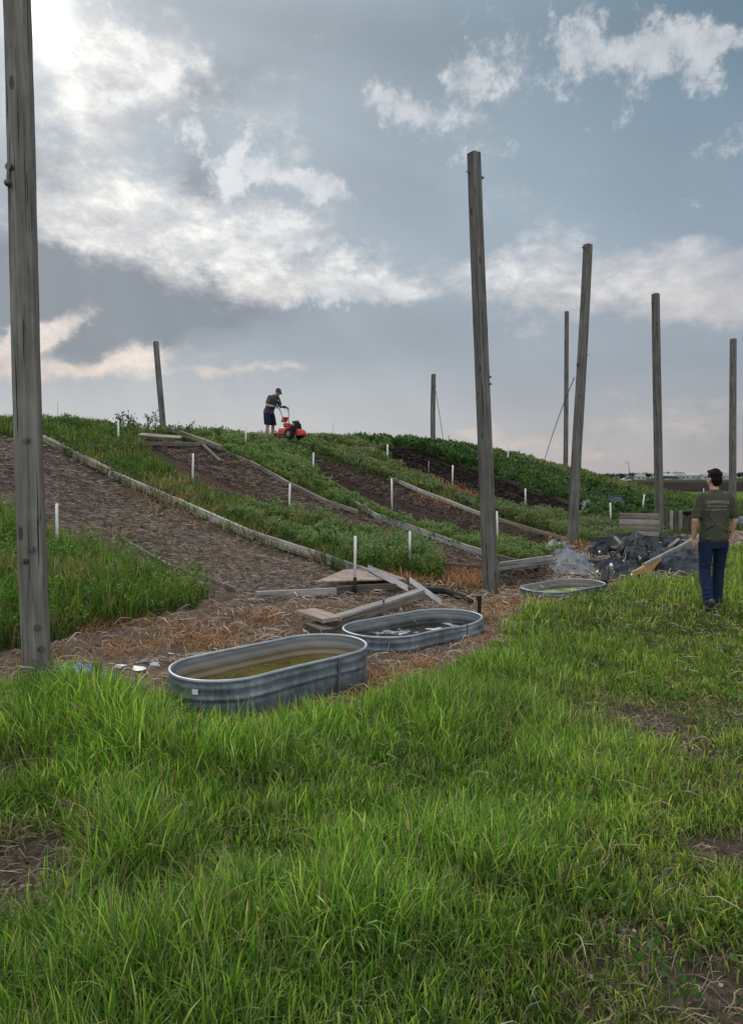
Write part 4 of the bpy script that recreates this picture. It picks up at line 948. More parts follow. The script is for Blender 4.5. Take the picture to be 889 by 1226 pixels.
# ------------------------------------------------------------------ crumpled sheets
def sheet(name, pts, label, cat='plastic sheet', mat='tarp', bulge=.25, fold=.12, res=64, seed=0, up=.03, group='black plastic sheets heaped at the foot of the mound', dirn=(.35, 1.0), fr=1.7):
    """pts: four ground corners (px,py[,extra height]) anticlockwise"""
    W_ = []
    for p in pts:
        v = P(p[0], p[1]); v.z += up + (p[2] if len(p) > 2 else 0); W_.append(v)
    V = []; n = res
    for j in range(n + 1):
        for i in range(n + 1):
            u = i / n; v = j / n
            p = (W_[0] * (1 - u) + W_[1] * u) * (1 - v) + (W_[3] * (1 - u) + W_[2] * u) * v
            V.append(p)
    A = np.array([tuple(p) for p in V]); uu = np.tile(np.linspace(0, 1, n + 1), n + 1); vv = np.repeat(np.linspace(0, 1, n + 1), n + 1)
    e = np.minimum(np.minimum(uu, 1 - uu), np.minimum(vv, 1 - vv)); env = sstep(0, .28, e)
    q = uu * dirn[0] * fr + vv * dirn[1] * fr
    wrp = fbm(uu * 4 + seed, vv * 4, 3, 700 + seed)
    q2 = uu * -dirn[1] + vv * dirn[0]
    rid = (np.abs(np.sin(q * 2.1 + wrp * 5 + q2 * .8)) ** .8 * .7 + .5 * np.abs(np.sin(q * 4.7 - wrp * 7 + q2 * 2.2 + seed)) * wrp)
    A[:, 2] += env * (bulge * .5 * (.45 + .9 * fbm(uu * 2.2 + seed, vv * 2.2, 2, 705 + seed))) + fold * .55 * (.75 - rid) * (.25 + .75 * env)
    A[:, 0] += (fbm(uu * 3, vv * 3, 3, 730 + seed) - .5) * .35 * (1 - env * .5); A[:, 1] += (fbm(uu * 3 + 9, vv * 3, 3, 740 + seed) - .5) * .35
    A[:, 2] = np.maximum(A[:, 2], hgt(A[:, 0], A[:, 1]) + .01)
    me = bpy.data.meshes.new(name); fs = [(j * (n + 1) + i, j * (n + 1) + i + 1, (j + 1) * (n + 1) + i + 1, (j + 1) * (n + 1) + i) for j in range(n) for i in range(n)]
    me.from_pydata([tuple(a) for a in A], [], fs); me.update()
    o = link(name, me, M[mat], smooth=True); so_ = o.modifiers.new('thick', 'SOLIDIFY'); so_.thickness = .006
    tag(o, label, cat, group); return o
GR = 'grey fabric and white litter'
sheet('fabric_sheet', [(655, 690), (712, 690), (700, 668, .05), (662, 668, .12)], 'crumpled grey landscape fabric wrapped at the foot of the right leaning post', 'fabric sheet', 'greytarp', .12, .26, seed=3, group=None, dirn=(.3, 1))
sheet('fabric_sheet', [(658, 668), (690, 672), (684, 655), (652, 652)], 'pale crumpled fabric behind the right leaning post', 'fabric sheet', 'greytarp', .2, .18, seed=8, group=None)
sheet('plastic_sheet', [(722, 698), (775, 697), (768, 679, .05), (722, 680, .05)], 'black plastic heap just right of the third tank', bulge=.22, fold=.2, seed=1)
sheet('plastic_sheet', [(768, 690), (836, 690), (838, 664, .30), (776, 675, .12)], 'smooth black plastic draped from a pale rail behind the walking person', bulge=.10, fold=.16, seed=2, dirn=(1, .2))
sheet('plastic_sheet', [(738, 686), (782, 682), (778, 668, .1), (742, 668, .1)], 'black plastic bulging above the yellow plank', bulge=.34, fold=.16, seed=4)
sheet('plastic_sheet', [(730, 675), (774, 672), (770, 655, .25), (742, 656, .1)], 'black plastic with a pointed fold in the middle of the heap', bulge=.38, fold=.16, seed=5, dirn=(1, .8))
sheet('plastic_sheet', [(704, 672), (732, 672), (734, 658, .05), (708, 658, .05)], 'black plastic bundle among orange weeds', bulge=.25, fold=.15, seed=6)
sheet('plastic_sheet', [(702, 658), (765, 662), (768, 648, .08), (705, 642, .1)], 'long rolled black plastic at the foot of the hedge like weeds', bulge=.22, fold=.06, seed=7, dirn=(.2, 1))
sheet('plastic_sheet', [(782, 662), (818, 660), (820, 648, .1), (788, 649, .12)], 'black plastic bundle in front of the retaining wall', bulge=.2, fold=.14, seed=9)
sheet('plastic_sheet', [(700, 618), (756, 618), (752, 602, .2), (698, 604, .1)], 'dark plastic heap on the slope left of the retaining wall', bulge=.5, fold=.3, seed=10, group=None)
sheet('fabric_sheet', [(694, 616), (716, 618), (716, 608, .1), (694, 607, .1)], 'whitish fabric at the left of the dark heap on the slope', 'fabric sheet', 'greytarp', .3, .2, seed=11, group=None)
sheet('plastic_sheet', [(742, 611), (786, 613), (786, 604, .1), (744, 603, .1)], 'low black plastic strip along the top of the retaining wall', bulge=.3, fold=.25, seed=12, group=None)
sheet('plastic_sheet', [(772, 686), (812, 684), (812, 664, .1), (776, 664, .1)], 'black plastic spread between the rail and the middle of the heap', bulge=.25, fold=.2, seed=21)
sheet('plastic_sheet', [(716, 692), (748, 690), (744, 674, .1), (712, 676, .05)], 'low black plastic tucked behind the third tank', bulge=.2, fold=.22, seed=22)
sheet('plastic_sheet', [(750, 668), (792, 666), (788, 652, .1), (752, 652, .1)], 'black plastic lying before the timber retaining wall', bulge=.25, fold=.2, seed=23)
sheet('plastic_scrap', [(118, 822), (160, 846), (164, 832), (122, 806)], 'crumpled bright blue plastic scrap between the near left post and the nearest tank', 'plastic scrap', 'bluetarp', .05, .07, seed=13, group=None)
sheet('plastic_scrap', [(62, 812), (120, 822), (118, 806), (66, 800)], 'pale blue plastic strip at the foot of the near left post', 'plastic scrap', 'bluetarp', .06, .05, seed=14, group=None)
RB = [((770, 692, .22), (836, 668, .46), .04, .05, 'board', 'pale rail slanting up over the black plastic behind the walking person'), ((757, 697, .10), (790, 684, .20), .04, .15, 'yellowwood', 'yellow brown plank on edge under the black plastic'),
      ((702, 662, .12), (752, 664, .14), .06, .06, 'board', 'pale board across the orange weeds'), ((735, 660, .3), (752, 670, .15), .05, .04, 'board', 'pale stick poking out of the black plastic'),
      ((770, 668, .1), (838, 660, .14), .07, .05, 'tanwood', 'tan plank in front of the retaining wall'), ((730, 680, .12), (760, 676, .14), .1, .1, 'darkwood', 'dark block under the middle black plastic'),
      ((700, 678, .1), (736, 680, .1), .12, .06, 'darkwood', 'dark plank behind the third tank'), ((795, 664, .1), (812, 656, .2), .05, .05, 'tanwood', 'short tan stick by the black plastic bundle'),
      ((722, 702, .05), (724, 696, .14), .12, .10, 'black', 'black block at the right end of the third tank'), ((815, 652, .1), (845, 655, .1), .06, .06, 'tanwood', 'tan board at the right end of the retaining wall')]
for a, b, w, h, m_, l in RB: board('plank' if m_ != 'black' else 'block', gp(*a), gp(*b), w, h, M[m_], l, 'plank' if m_ != 'black' else 'block')
# white litter
for i, (x, y, s, l) in enumerate(((165, 807, .1, 'white plastic bits right of the near left post'), (186, 800, .07, 'torn white wrapper left of the nearest tank'), (145, 803, .06, 'small white scrap in the straw'), (206, 789, .05, 'tiny white scrap behind the nearest tank'), (175, 796, .13, 'dark bent scrap left of the nearest tank'), (452, 733, .0, ''), (85, 545, .12, 'white scrap under the old brown timber'), (352, 1000, 0, ''))):
    if not s: continue
    b = P(x, y); mb = MB(); rr = random.Random(i)
    pts = [(rr.uniform(-s, s), rr.uniform(-s, s) * .6, rr.uniform(0.01, .05)) for _ in range(9)]
    bm = bmesh.new(); [bm.verts.new(p) for p in pts]; bmesh.ops.convex_hull(bm, input=bm.verts); me = bpy.data.meshes.new('litter'); bm.to_mesh(me); bm.free()
    o = link('litter', me, M['black'] if i == 4 else M['litter']); o.location = b + Vector((0, 0, .01)); tag(o, l, 'litter')
# ------------------------------------------------------------------ retaining wall
def rwall():
    a = P(741, 642); b = P(788, 650)
    root = empty('retaining_wall', (a + b) / 2)
    inv = Matrix.Translation(-root.location)
    ztop = at(741, 614, a.y).z
    for i in range(6):
        z0 = .14 * i + .06
        m_ = board('timber', Vector((a.x - (.0 if i > 1 else -.8 + .4 * i), a.y, z0 - .0)), Vector((b.x, b.y, z0)), .13, .135, M['timber'] if i % 2 else M['board'], None, None, warp=.001); m_.parent = root; m_.matrix_parent_inverse = inv
    e = at(826, 652, 20.2); e.z = 0; s0 = at(793, 652, 20.4)
    k = 0; xs = [(792, 803, 'board'), (803, 809, 'darkwood'), (811, 816, 'board'), (817, 825, 'darkwood'), (826, 832, 'darkwood')]
    for x0, x1, mt in [(796, 4, 'darkwood'), (802, 3, 'board'), (807, 4, 'darkwood'), (813, 4, 'board'), (819.5, 4.5, 'darkwood'), (825, 4, 'darkwood')]:
        D = 20.5; p = at(x0, 650, D); w = x1 / F * D * 1.6
        h = at(x0, 613 - (2 if k % 2 else 0), D).z
        m_ = board('upright_board', Vector((p.x, D, -.1)), Vector((p.x + .01, D, h)), w, .06, M[mt if mt != 'board' else 'board'], None, None, warp=.003); m_.parent = root; m_.matrix_parent_inverse = inv; k += 1
    tag(root, 'low grey timber retaining wall with upright boards behind the black plastic', 'retaining wall')
rwall()
pm = MB(); p = at(823, 614, 20.3); pm.box((0, 0, 0), (.22, .2, .12)); o = pm.build('cover', M['tarp'], bevel=.03); o.location = p; tag(o, 'dark cap on the last upright boards of the retaining wall', 'cap')

# ------------------------------------------------------------------ tall weeds on the skyline
def tall_weed(px, ybot, ytop, label, n=11, spread=.1):
    b = P(px, ybot); h = at(px, ytop, b.y).z - b.z
    root = empty('tall_weed', b); mb = MB(); tips = []
    for i in range(4):
        a = random.uniform(0, 6.28); l = random.uniform(.6, 1) * h; r = spread * random.uniform(.4, 1.6)
        p = [(0, 0, 0), (math.cos(a) * r * .5, math.sin(a) * r * .5, l * .6), (math.cos(a) * r, math.sin(a) * r, l)]; mb.tube(p, [.008, .006, .004], 5); tips.append((Vector(p[1]), Vector(p[2])))
    mb.build('stem', M['stem'], root)
    C = []; D = []
    for a, c in tips:
        for k in range(n): C.append(a.lerp(c, random.random() ** .7) + Vector((random.gauss(0, .04), random.gauss(0, .04), random.gauss(0, .03)))); D.append(Vector((random.gauss(0, 1), random.gauss(0, 1), random.gauss(.5, .6))).normalized())
    C = np.array([tuple(v) for v in C]); D = np.array([tuple(v) for v in D]); N = len(C)
    leafmesh('leaves', C, D, RNG.uniform(.05, .11, N), RNG.uniform(.025, .05, N), np.tile((.045, .075, .03), (N, 1)) * RNG.uniform(.6, 1.3, (N, 1)), M['leaves'], root)
    tag(root, label, 'weed', 'tall weeds against the sky')
M['stem'] = plain_mat('green_stem', (.05, .07, .03), .7)
for a in ((83, 510, 484, 'small nodding weed on the crest right of the near left post'), (141, 520, 492, 'leafy weed above the thin white stake near the crest'), (152, 522, 494, 'bushy weed between the thin stake and the leaning crest post'), (161, 522, 499, 'smaller weed second left of the leaning crest post'), (178, 524, 496, 'broad weed just left of the leaning crest post'),
          (186, 524, 492, 'tallest weed touching the leaning crest post'), (213, 526, 508, 'low weed right of the leaning crest post'), (228, 528, 505, 'spreading weed further right of the leaning crest post'), (16, 510, 486, 'weed on the crest left of the near left post'), (262, 530, 513, 'weed on the crest behind the bed frame corner')): tall_weed(*a)

# ------------------------------------------------------------------ far distance
def far():
    fm = MB()
    def strip(name, poly, z, mat, label, kind='structure', cat='field'):
        m = MB(); m.add([(x, y, z) for x, y in poly], [tuple(range(len(poly)))]); o = m.build(name, mat); tag(o, label, cat, kind=kind); return o
    m, nt, bs, out = new_mat('ploughed_soil'); g = nd(nt, 'ShaderNodeNewGeometry'); mp = nd(nt, 'ShaderNodeMapping'); mp.inputs['Scale'].default_value = (.02, .5, 1); mp.inputs['Rotation'].default_value = (0, 0, .2); lk(nt, g.outputs['Position'], mp.inputs[0])
    n = noise_node(nt, mp.outputs[0], 1.4, 6, .7); c = ramp(nt, n, [(.3, (.018, .013, .015)), (.55, (.032, .025, .026)), (.75, (.055, .045, .035))]); lk(nt, c, bs.inputs['Base Color']); bs.inputs['Roughness'].default_value = .95; bs.inputs['Specular IOR Level'].default_value = 0
    strip('field', [(-300, 150), (10, 118), (45, 88), (140, 88), (600, 110), (900, 270), (-300, 270)], .06, m, 'dark ploughed field beyond the grass')
    m2, nt, bs, out = new_mat('crop_green'); g = nd(nt, 'ShaderNodeNewGeometry'); mp = nd(nt, 'ShaderNodeMapping'); mp.inputs['Scale'].default_value = (.01, .06, 1); lk(nt, g.outputs['Position'], mp.inputs[0])
    n = noise_node(nt, mp.outputs[0], 1.2, 5, .6); c = ramp(nt, n, [(.3, (.03, .042, .02)), (.7, (.06, .062, .035))]); lk(nt, c, bs.inputs['Base Color']); bs.inputs['Roughness'].default_value = .95; bs.inputs['Specular IOR Level'].default_value = 0
    strip('field', [(-500, 272), (900, 272), (2500, 900), (-1500, 900)], .08, m2, 'thin green field band before the distant houses')
far()
def far_tree(x, y, h, w, label=None):
    root = empty('tree', (x, y, 0)); m = MB(); m.tube([(0, 0, 0), (.1, 0, h * .4), (0, .1, h * .8)], [h * .035, h * .025, h * .01], 6); m.build('trunk', M['stem'], root)
    N = 700; u = RNG.normal(size=(N, 3)); u /= np.linalg.norm(u, axis=1)[:, None]; lob = RNG.normal(0, .5, (6, 3)); k = RNG.integers(0, 6, N)
    C = (u * RNG.uniform(.3, .62, (N, 1)) + lob[k] * .62) * np.array([w / 2, w / 2, h * .32]) + np.array([0, 0, h * .6])
    D = u * .6 + RNG.normal(0, .5, (N, 3)); D /= np.linalg.norm(D, axis=1)[:, None]
    S = np.full(N, h * .10) * RNG.uniform(.6, 1.3, N)
    leafmesh('crown', C, D, S, S * .8, np.tile((.035, .055, .030), (N, 1)) * RNG.uniform(.55, 1.4, (N, 1)), M['leaves'], root)
    return root
def placepx(px, D): return (px - CX) / F * D
t0 = far_tree(0, 650, 6.2, 10); t0.location = (placepx(806, 650), 650, 0)
tag(t0, 'rounded dark tree at the left of the distant white houses', 'tree', 'trees on the far horizon')
t1 = far_tree(0, 500, 5, 9); t1.location = (placepx(795, 330), 330, 0); t1.scale = (.62,) * 3; tag(t1, 'nearest dark green tree group right of the upright post', 'tree', 'trees on the far horizon')
t2_ = far_tree(0, 700, 7, 9)
t2_.location = (placepx(831, 760), 760, 0); tag(t2_, 'tree rising behind the white houses', 'tree', 'trees on the far horizon')
def cptree(src, px, D, s, label):
    c = src.copy(); col.objects.link(c); c.location = (placepx(px, D), D, 0); c.scale = (s * random.uniform(.9, 1.3), s, s); c.rotation_euler.z = random.uniform(0, 6); tag(c, label)
    for ch in src.children:
        k = ch.copy(); col.objects.link(k); k.parent = c
for (px, D, s, k, l) in ((726, 700, 1.0, 0, 'far tree at the left end of the horizon hedge'), (735, 690, 1.15, 1, 'second far tree above the grassy end of the mound'), (742, 720, 1.0, 2, 'far tree left of the lamp post'), (757, 700, 1.1, 0, 'far tree right of the lamp post'), (765, 720, .9, 1, 'low far tree between lamp post and upright post'),
                         (774, 700, 1.0, 2, 'far tree close left of the upright post'), (801, 340, .62, 1, 'dark bushy tree in front of the distant houses'), (815, 740, 1.2, 0, 'tree behind the left end of the white houses'), (822, 700, 1.0, 2, 'dark tree between two white houses'), (840, 730, 1.1, 0, 'far tree left of the walking person\'s head'),
                         (868, 700, 1.15, 1, 'far tree right of the walking person\'s head'), (884, 720, 1.1, 2, 'far tree at the right edge of the photo'), (895, 690, 1.1, 0, 'far tree beyond the right edge'), (860, 760, 1.2, 2, 'tree on the horizon behind the dark haired person')):
    cptree((t0, t1, t2_)[k], px, D, s, l)
def treeline():
    N = 26000; x = RNG.uniform(-1600, 1600, N); h = 3 + 7 * fbm(x * .03, x * 0, 4, 901); u = RNG.uniform(size=N)
    C = np.stack([x, 900 + RNG.normal(0, 8, N), h * u], 1); D = RNG.normal(size=(N, 3)); D /= np.linalg.norm(D, axis=1)[:, None]; S = RNG.uniform(1.2, 2.6, N)
    o = leafmesh('treeline', C, D, S, S * .8, np.tile((.04, .055, .04), (N, 1)) * RNG.uniform(.6, 1.3, (N, 1)), M['leaves']); tag(o, 'dark hedge line along the horizon', 'treeline', kind='stuff')
treeline()
M['housewhite'] = plain_mat('white_siding', (.30, .31, .32), .7, var=.08, scale=.3); M['roof'] = plain_mat('grey_roof', (.20, .21, .23), .8); M['glass'] = plain_mat('dark_glass', (.03, .035, .04), .15)
def house(px, D, w, d, h, label, roofm='roof'):
    root = empty('house', (placepx(px, D), D, 0)); m = MB(); m.box((0, 0, h / 2), (w, d, h)); m.build('wall', M['housewhite'], root)
    m = MB(); e = .4; m.add([(-w / 2 - e, -d / 2 - e, h), (w / 2 + e, -d / 2 - e, h), (w / 2 + e, d / 2 + e, h), (-w / 2 - e, d / 2 + e, h), (-w / 2 - e, 0, h + 2), (w / 2 + e, 0, h + 2)], [(0, 1, 5, 4), (2, 3, 4, 5), (0, 4, 3), (1, 2, 5), (3, 2, 1, 0)]); m.build('roof', M[roofm], root)
    for i in range(max(2, int(w / 5))):
        x = -w / 2 + 2 + i * (w - 4) / max(1, int(w / 5) - 1); m = MB(); m.box((x, -d / 2 - .04, h * .55), (1.3, .08, 1.3)); m.build('window', M['glass'], root)
    tag(root, label, 'house', 'white buildings on the horizon')
for a in ((797, 640, 14, 9, 3.2, 'small white building left of the long pale ones'), (812, 640, 9, 8, 3.6, 'white house between dark trees'), (830, 650, 20, 10, 3.8, 'long white building with pale roof'), (845, 640, 10, 8, 3.2, 'white building beside the walking person\'s head'), (868, 640, 12, 9, 3.4, 'white building right of the walking person\'s head'), (765, 650, 8, 7, 2.6, 'tiny pale building right of the lamp post')):
    house(*a, roofm='housewhite' if 'long' in a[5] else 'roof')
def car():
    D = 300; root = empty('parked_car', (placepx(748, D), D, 1.1), (0, 0, R(8)))
    m = MB(); prof = [(-2.2, .45), (-2.2, .95), (-1.9, 1.05), (-1.2, 1.1), (-.6, 1.6), (1.0, 1.62), (1.7, 1.1), (2.15, 1.0), (2.2, .45)]
    m.ring([[Vector((x, y, z if z < 1.12 else z)) for x, z in prof] for y in (-.85, .85)]); m.build('body', M['housewhite'], root, bevel=.06)
    g = MB(); g.box((.2, 0, 1.32), (1.7, 1.74, .4)); g.build('window', M['glass'], root)
    for x in (-1.35, 1.35):
        for y in (-.86, .86):
            w = MB(); w.tube([(x, y - .1, .33), (x, y + .1, .33)], .33, 16); w.build('wheel', M['black'], root)
    tag(root, 'white car parked far off at the foot of the lamp post', 'car')
    root.location.z = 0; root.scale = (1.0, 1, 1)
car()
m = MB(); D = 310; m.tube([(0, 0, 0), (0, 0, 5), (-.25, 0, 7.6), (-.9, 0, 8.3)], [.14, .12, .09, .09], 6); x = placepx(752, D); root = empty('lamp_post', (x, D, 0)); m.build('pole', M['wire'], root); m = MB(); m.box((-1.2, 0, 8.25), (.9, .3, .16)); m.build('lamp_head', M['wire'], root); tag(root, 'tall thin lamp post on the horizon behind the parked car', 'lamp post')

# ------------------------------------------------------------------ people
def cloth_mat(name, c, rough=.85, var=.15, fold=.012, fs=5):
    m, nt, bs, out = new_mat(name); tc = nd(nt, 'ShaderNodeTexCoord')
    mp = nd(nt, 'ShaderNodeMapping'); mp.inputs['Scale'].default_value = (1, 1, .45); lk(nt, tc.outputs['Object'], mp.inputs[0])
    n = noise_node(nt, mp.outputs[0], fs, 4, .55, 1.0); n2 = noise_node(nt, tc.outputs['Object'], 3, 4, .6)
    cc = ramp(nt, n2, [(.3, tuple(v * (1 - var) for v in c)), (.7, tuple(v * (1 + var) for v in c))]); lk(nt, cc, bs.inputs['Base Color'])
    bs.inputs['Roughness'].default_value = rough; bs.inputs['Specular IOR Level'].default_value = .15; bump(nt, bs, n, 1.0, fold); return m
def skin_mat(name, c):
    m, nt, bs, out = new_mat(name); tc = nd(nt, 'ShaderNodeTexCoord'); n = noise_node(nt, tc.outputs['Object'], 14, 3, .6)
    cc = ramp(nt, n, [(.3, tuple(v * .88 for v in c)), (.7, tuple(v * 1.08 for v in c))]); lk(nt, cc, bs.inputs['Base Color']); bs.inputs['Roughness'].default_value = .55; bs.inputs['Subsurface Weight'].default_value = .05; return m
M['skin'] = skin_mat('skin', (.46, .27, .20)); M['skin2'] = skin_mat('tanned_skin', (.36, .18, .12))
M['olive'] = cloth_mat('olive_tshirt', (.052, .055, .036), fold=.03, fs=4); M['denim'] = cloth_mat('blue_denim', (.010, .019, .045), fold=.022, fs=7)
M['charcoal'] = cloth_mat('charcoal_tshirt', (.055, .058, .062), fold=.03, fs=4); M['navy'] = cloth_mat('navy_shorts', (.012, .014, .035), fold=.02)
M['hair'] = plain_mat('dark_hair', (.008, .006, .006), .85, var=.4, scale=40, bmp=.02, spec=.12); M['cap'] = cloth_mat('dark_cap', (.045, .04, .04)); M['shoe'] = plain_mat('dark_shoe', (.035, .032, .035), .6); M['sole'] = plain_mat('tan_sole', (.20, .16, .13), .7)
M['print'] = plain_mat('shirt_print', (.27, .27, .24), .8); M['eye'] = plain_mat('eye', (.5, .5, .5), .2); M['lip'] = plain_mat('lip', (.3, .12, .1), .5)
def rm(mb, name, mat, parent, vox=.012, sm=4, fac=.5):
    o = mb.build(name, mat, None, True); r = o.modifiers.new('r', 'REMESH'); r.mode = 'VOXEL'; r.voxel_size = vox; r.use_smooth_shade = True
    s = o.modifiers.new('s', 'SMOOTH'); s.iterations = sm; s.factor = fac
    bake(o)
    if len(o.data.materials) == 0: o.data.materials.append(mat)
    o.data.polygons.foreach_set('use_smooth', np.ones(len(o.data.polygons), bool)); o.parent = parent
    return o
def hand(mb, wrist, d, palm, side, curl=.5, s=1.0):
    """d: direction down the hand, palm: palm normal, side: +1 thumb on d x palm side"""
    d = Vector(d).normalized(); p = Vector(palm); p = (p - d * p.dot(d)).normalized(); t = d.cross(p) * side; w = Vector(wrist)
    kn = []
    for i, o in enumerate((.030, .010, -.010, -.029)):
        k = w + d * (.088 - .004 * i) * s + t * o * s; mb.cap(w + d * .015 + t * o * .5 * s, k, .015 * s, .0115 * s, 8); kn.append(k)
    for i, (k, L) in enumerate(zip(kn, (.074, .082, .076, .060))):
        c = k; dd = d.copy()
        for j, f in enumerate((.45, .32, .23)):
            a = curl * (.55 + .25 * j); dd = (dd * math.cos(a) + p * math.sin(a)).normalized(); e = c + dd * L * f * s; mb.cap(c, e, (.0092 - .0008 * j) * s, (.0085 - .0008 * j) * s, 8); c = e
    b = w + d * .03 * s + t * .022 * s; c = b + (d * .6 + t * .75 + p * .25).normalized() * .042 * s; mb.cap(b, c, .013 * s, .0105 * s, 8); e = c + (d * .85 + t * .25 + p * .45).normalized() * .032 * s; mb.cap(c, e, .010 * s, .009 * s, 8); mb.cap(e, e + (d * .9 + p * .5).normalized() * .024 * s, .009 * s, .0078 * s, 8)
def head(root, body, c, Rm, skin, hairm, cap=False):
    """c head centre, Rm rotation (local y = face direction)"""
    def T(x, y, z): return c + Rm @ Vector((x, y, z))
    body.ball(c + Rm @ Vector((0, -.01, .02)), (.076, .095, .098), 20, 14, Rm); body.ball(T(0, .022, -.045), (.056, .066, .068), 16, 10, Rm)
    body.cap(T(0, .062, -.095), T(0, .06, -.085), .026, .028); body.cap(T(0, .088, .01), T(0, .108, -.025), .010, .0145); body.ball(T(0, .084, .025), (.045, .016, .012), 12, 8, Rm)
    for s in (-1, 1):
        body.ball(T(s * .077, -.012, -.01), (.010, .02, .031), 10, 8, Rm); body.ball(T(s * .042, .062, -.03), (.022, .02, .022), 10, 8, Rm); body.cap(T(s * .012, .1, -.03), T(s * .014, .094, -.03), .007, .007)
    body.cap(T(-.022, .085, -.062), T(.022, .085, -.062), .009, .009)
    for s in (-1, 1):
        e = MB(); e.ball(T(s * .031, .079, .005), (.0125, .010, .009), 10, 8, Rm); e.build('eye', M['eye'], root, True); e = MB(); e.ball(T(s * .031, .0875, .005), (.005, .003, .005), 8, 6, Rm); e.build('iris', M['hair'], root, True)
        e = MB(); e.cap(T(s * .018, .089, .024), T(s * .045, .080, .026), .0045, .003, 6); e.build('eyebrow', M[hairm], root, True)
    l = MB(); l.cap(T(-.02, .092, -.062), T(.02, .092, -.062), .0055, .0055, 6); l.build('mouth', M['lip'], root, True)
    h = MB()
    if not cap:
        h.ball(T(0, -.022, .040), (.080, .093, .088), 22, 14, Rm); h.ball(T(0, -.055, -.01), (.076, .062, .068), 16, 10, Rm); h.ball(T(0, -.058, -.05), (.062, .042, .045), 14, 8, Rm)
        for s in (-1, 1): h.ball(T(s * .07, -.0, .02), (.014, .03, .05), 10, 8, Rm)
        h.ball(T(0, .055, .092), (.06, .035, .026), 12, 8, Rm)
        rr = random.Random(3)
        for _ in range(110):
            a = rr.uniform(0, 6.28); b = rr.uniform(0.1, 1.5); v = Vector((.078 * math.sin(b) * math.cos(a), -.022 + .090 * math.sin(b) * math.sin(a), .04 + .085 * math.cos(b))); h.cap(T(*v), T(v.x * 1.03 + rr.uniform(-.01, .01), v.y * 1.02 - .01, v.z * 1.0 - .016), .0075, .003, 5)
        rm(h, 'hair', M[hairm], root, .0045, 1)
    else:
        h.ball(T(0, -.03, .0), (.079, .080, .07), 16, 10, Rm); rm(h, 'hair', M[hairm], root, .007, 2)
        k = MB(); k.ball(T(0, -.008, .052), (.088, .102, .076), 22, 12, Rm); k.box((0, .12, .045), (.12, .12, .012), Matrix.Translation(c) @ Rm.to_4x4() @ Matrix.Rotation(R(-12), 4, 'X')); k.ball(T(0, .105, .04), (.07, .06, .010), 16, 6, Rm)
        rm(k, 'cap', M['cap'], root, .006, 3)
def ell(c, rx, ry, n=24, rot=None, sq=.0):
    q = []
    for k in range(n):
        a = 2 * math.pi * k / n; ca, sa = math.cos(a), math.sin(a)
        e = 2 / (2 + sq * 2); x = rx * math.copysign(abs(ca) ** e, ca); y = ry * math.copysign(abs(sa) ** e, sa); v = Vector((x, y, 0))
        if rot: v = rot @ v
        q.append(Vector(c) + v)
    return q
def shoe(root, heel, toe, up=(0, 0, 1)):
    heel = Vector(heel); toe = Vector(toe); d = (toe - heel).normalized(); s = MB(); u = Vector(up)
    s.cap(heel + u * .045, heel.lerp(toe, .45) + u * .05, .040, .043); s.cap(heel.lerp(toe, .4) + u * .05, toe + u * .028 - d * .03, .045, .032); s.cap(heel + u * .05, heel + u * .10, .036, .040)
    o = rm(s, 'shoe', M['shoe'], root, .009, 2)
    t = MB(); t.cap(heel + u * .012, heel.lerp(toe, .6) + u * .012, .040, .044, 12); t.cap(heel.lerp(toe, .6) + u * .012, toe - d * .03 + u * .012, .044, .033, 12)
    w = t.mesh('sole')
    for v in w.vertices:
        k = (v.co - heel).dot(u) - .012; v.co -= u * k * .7
    link('sole', w, M['sole'], o, True)

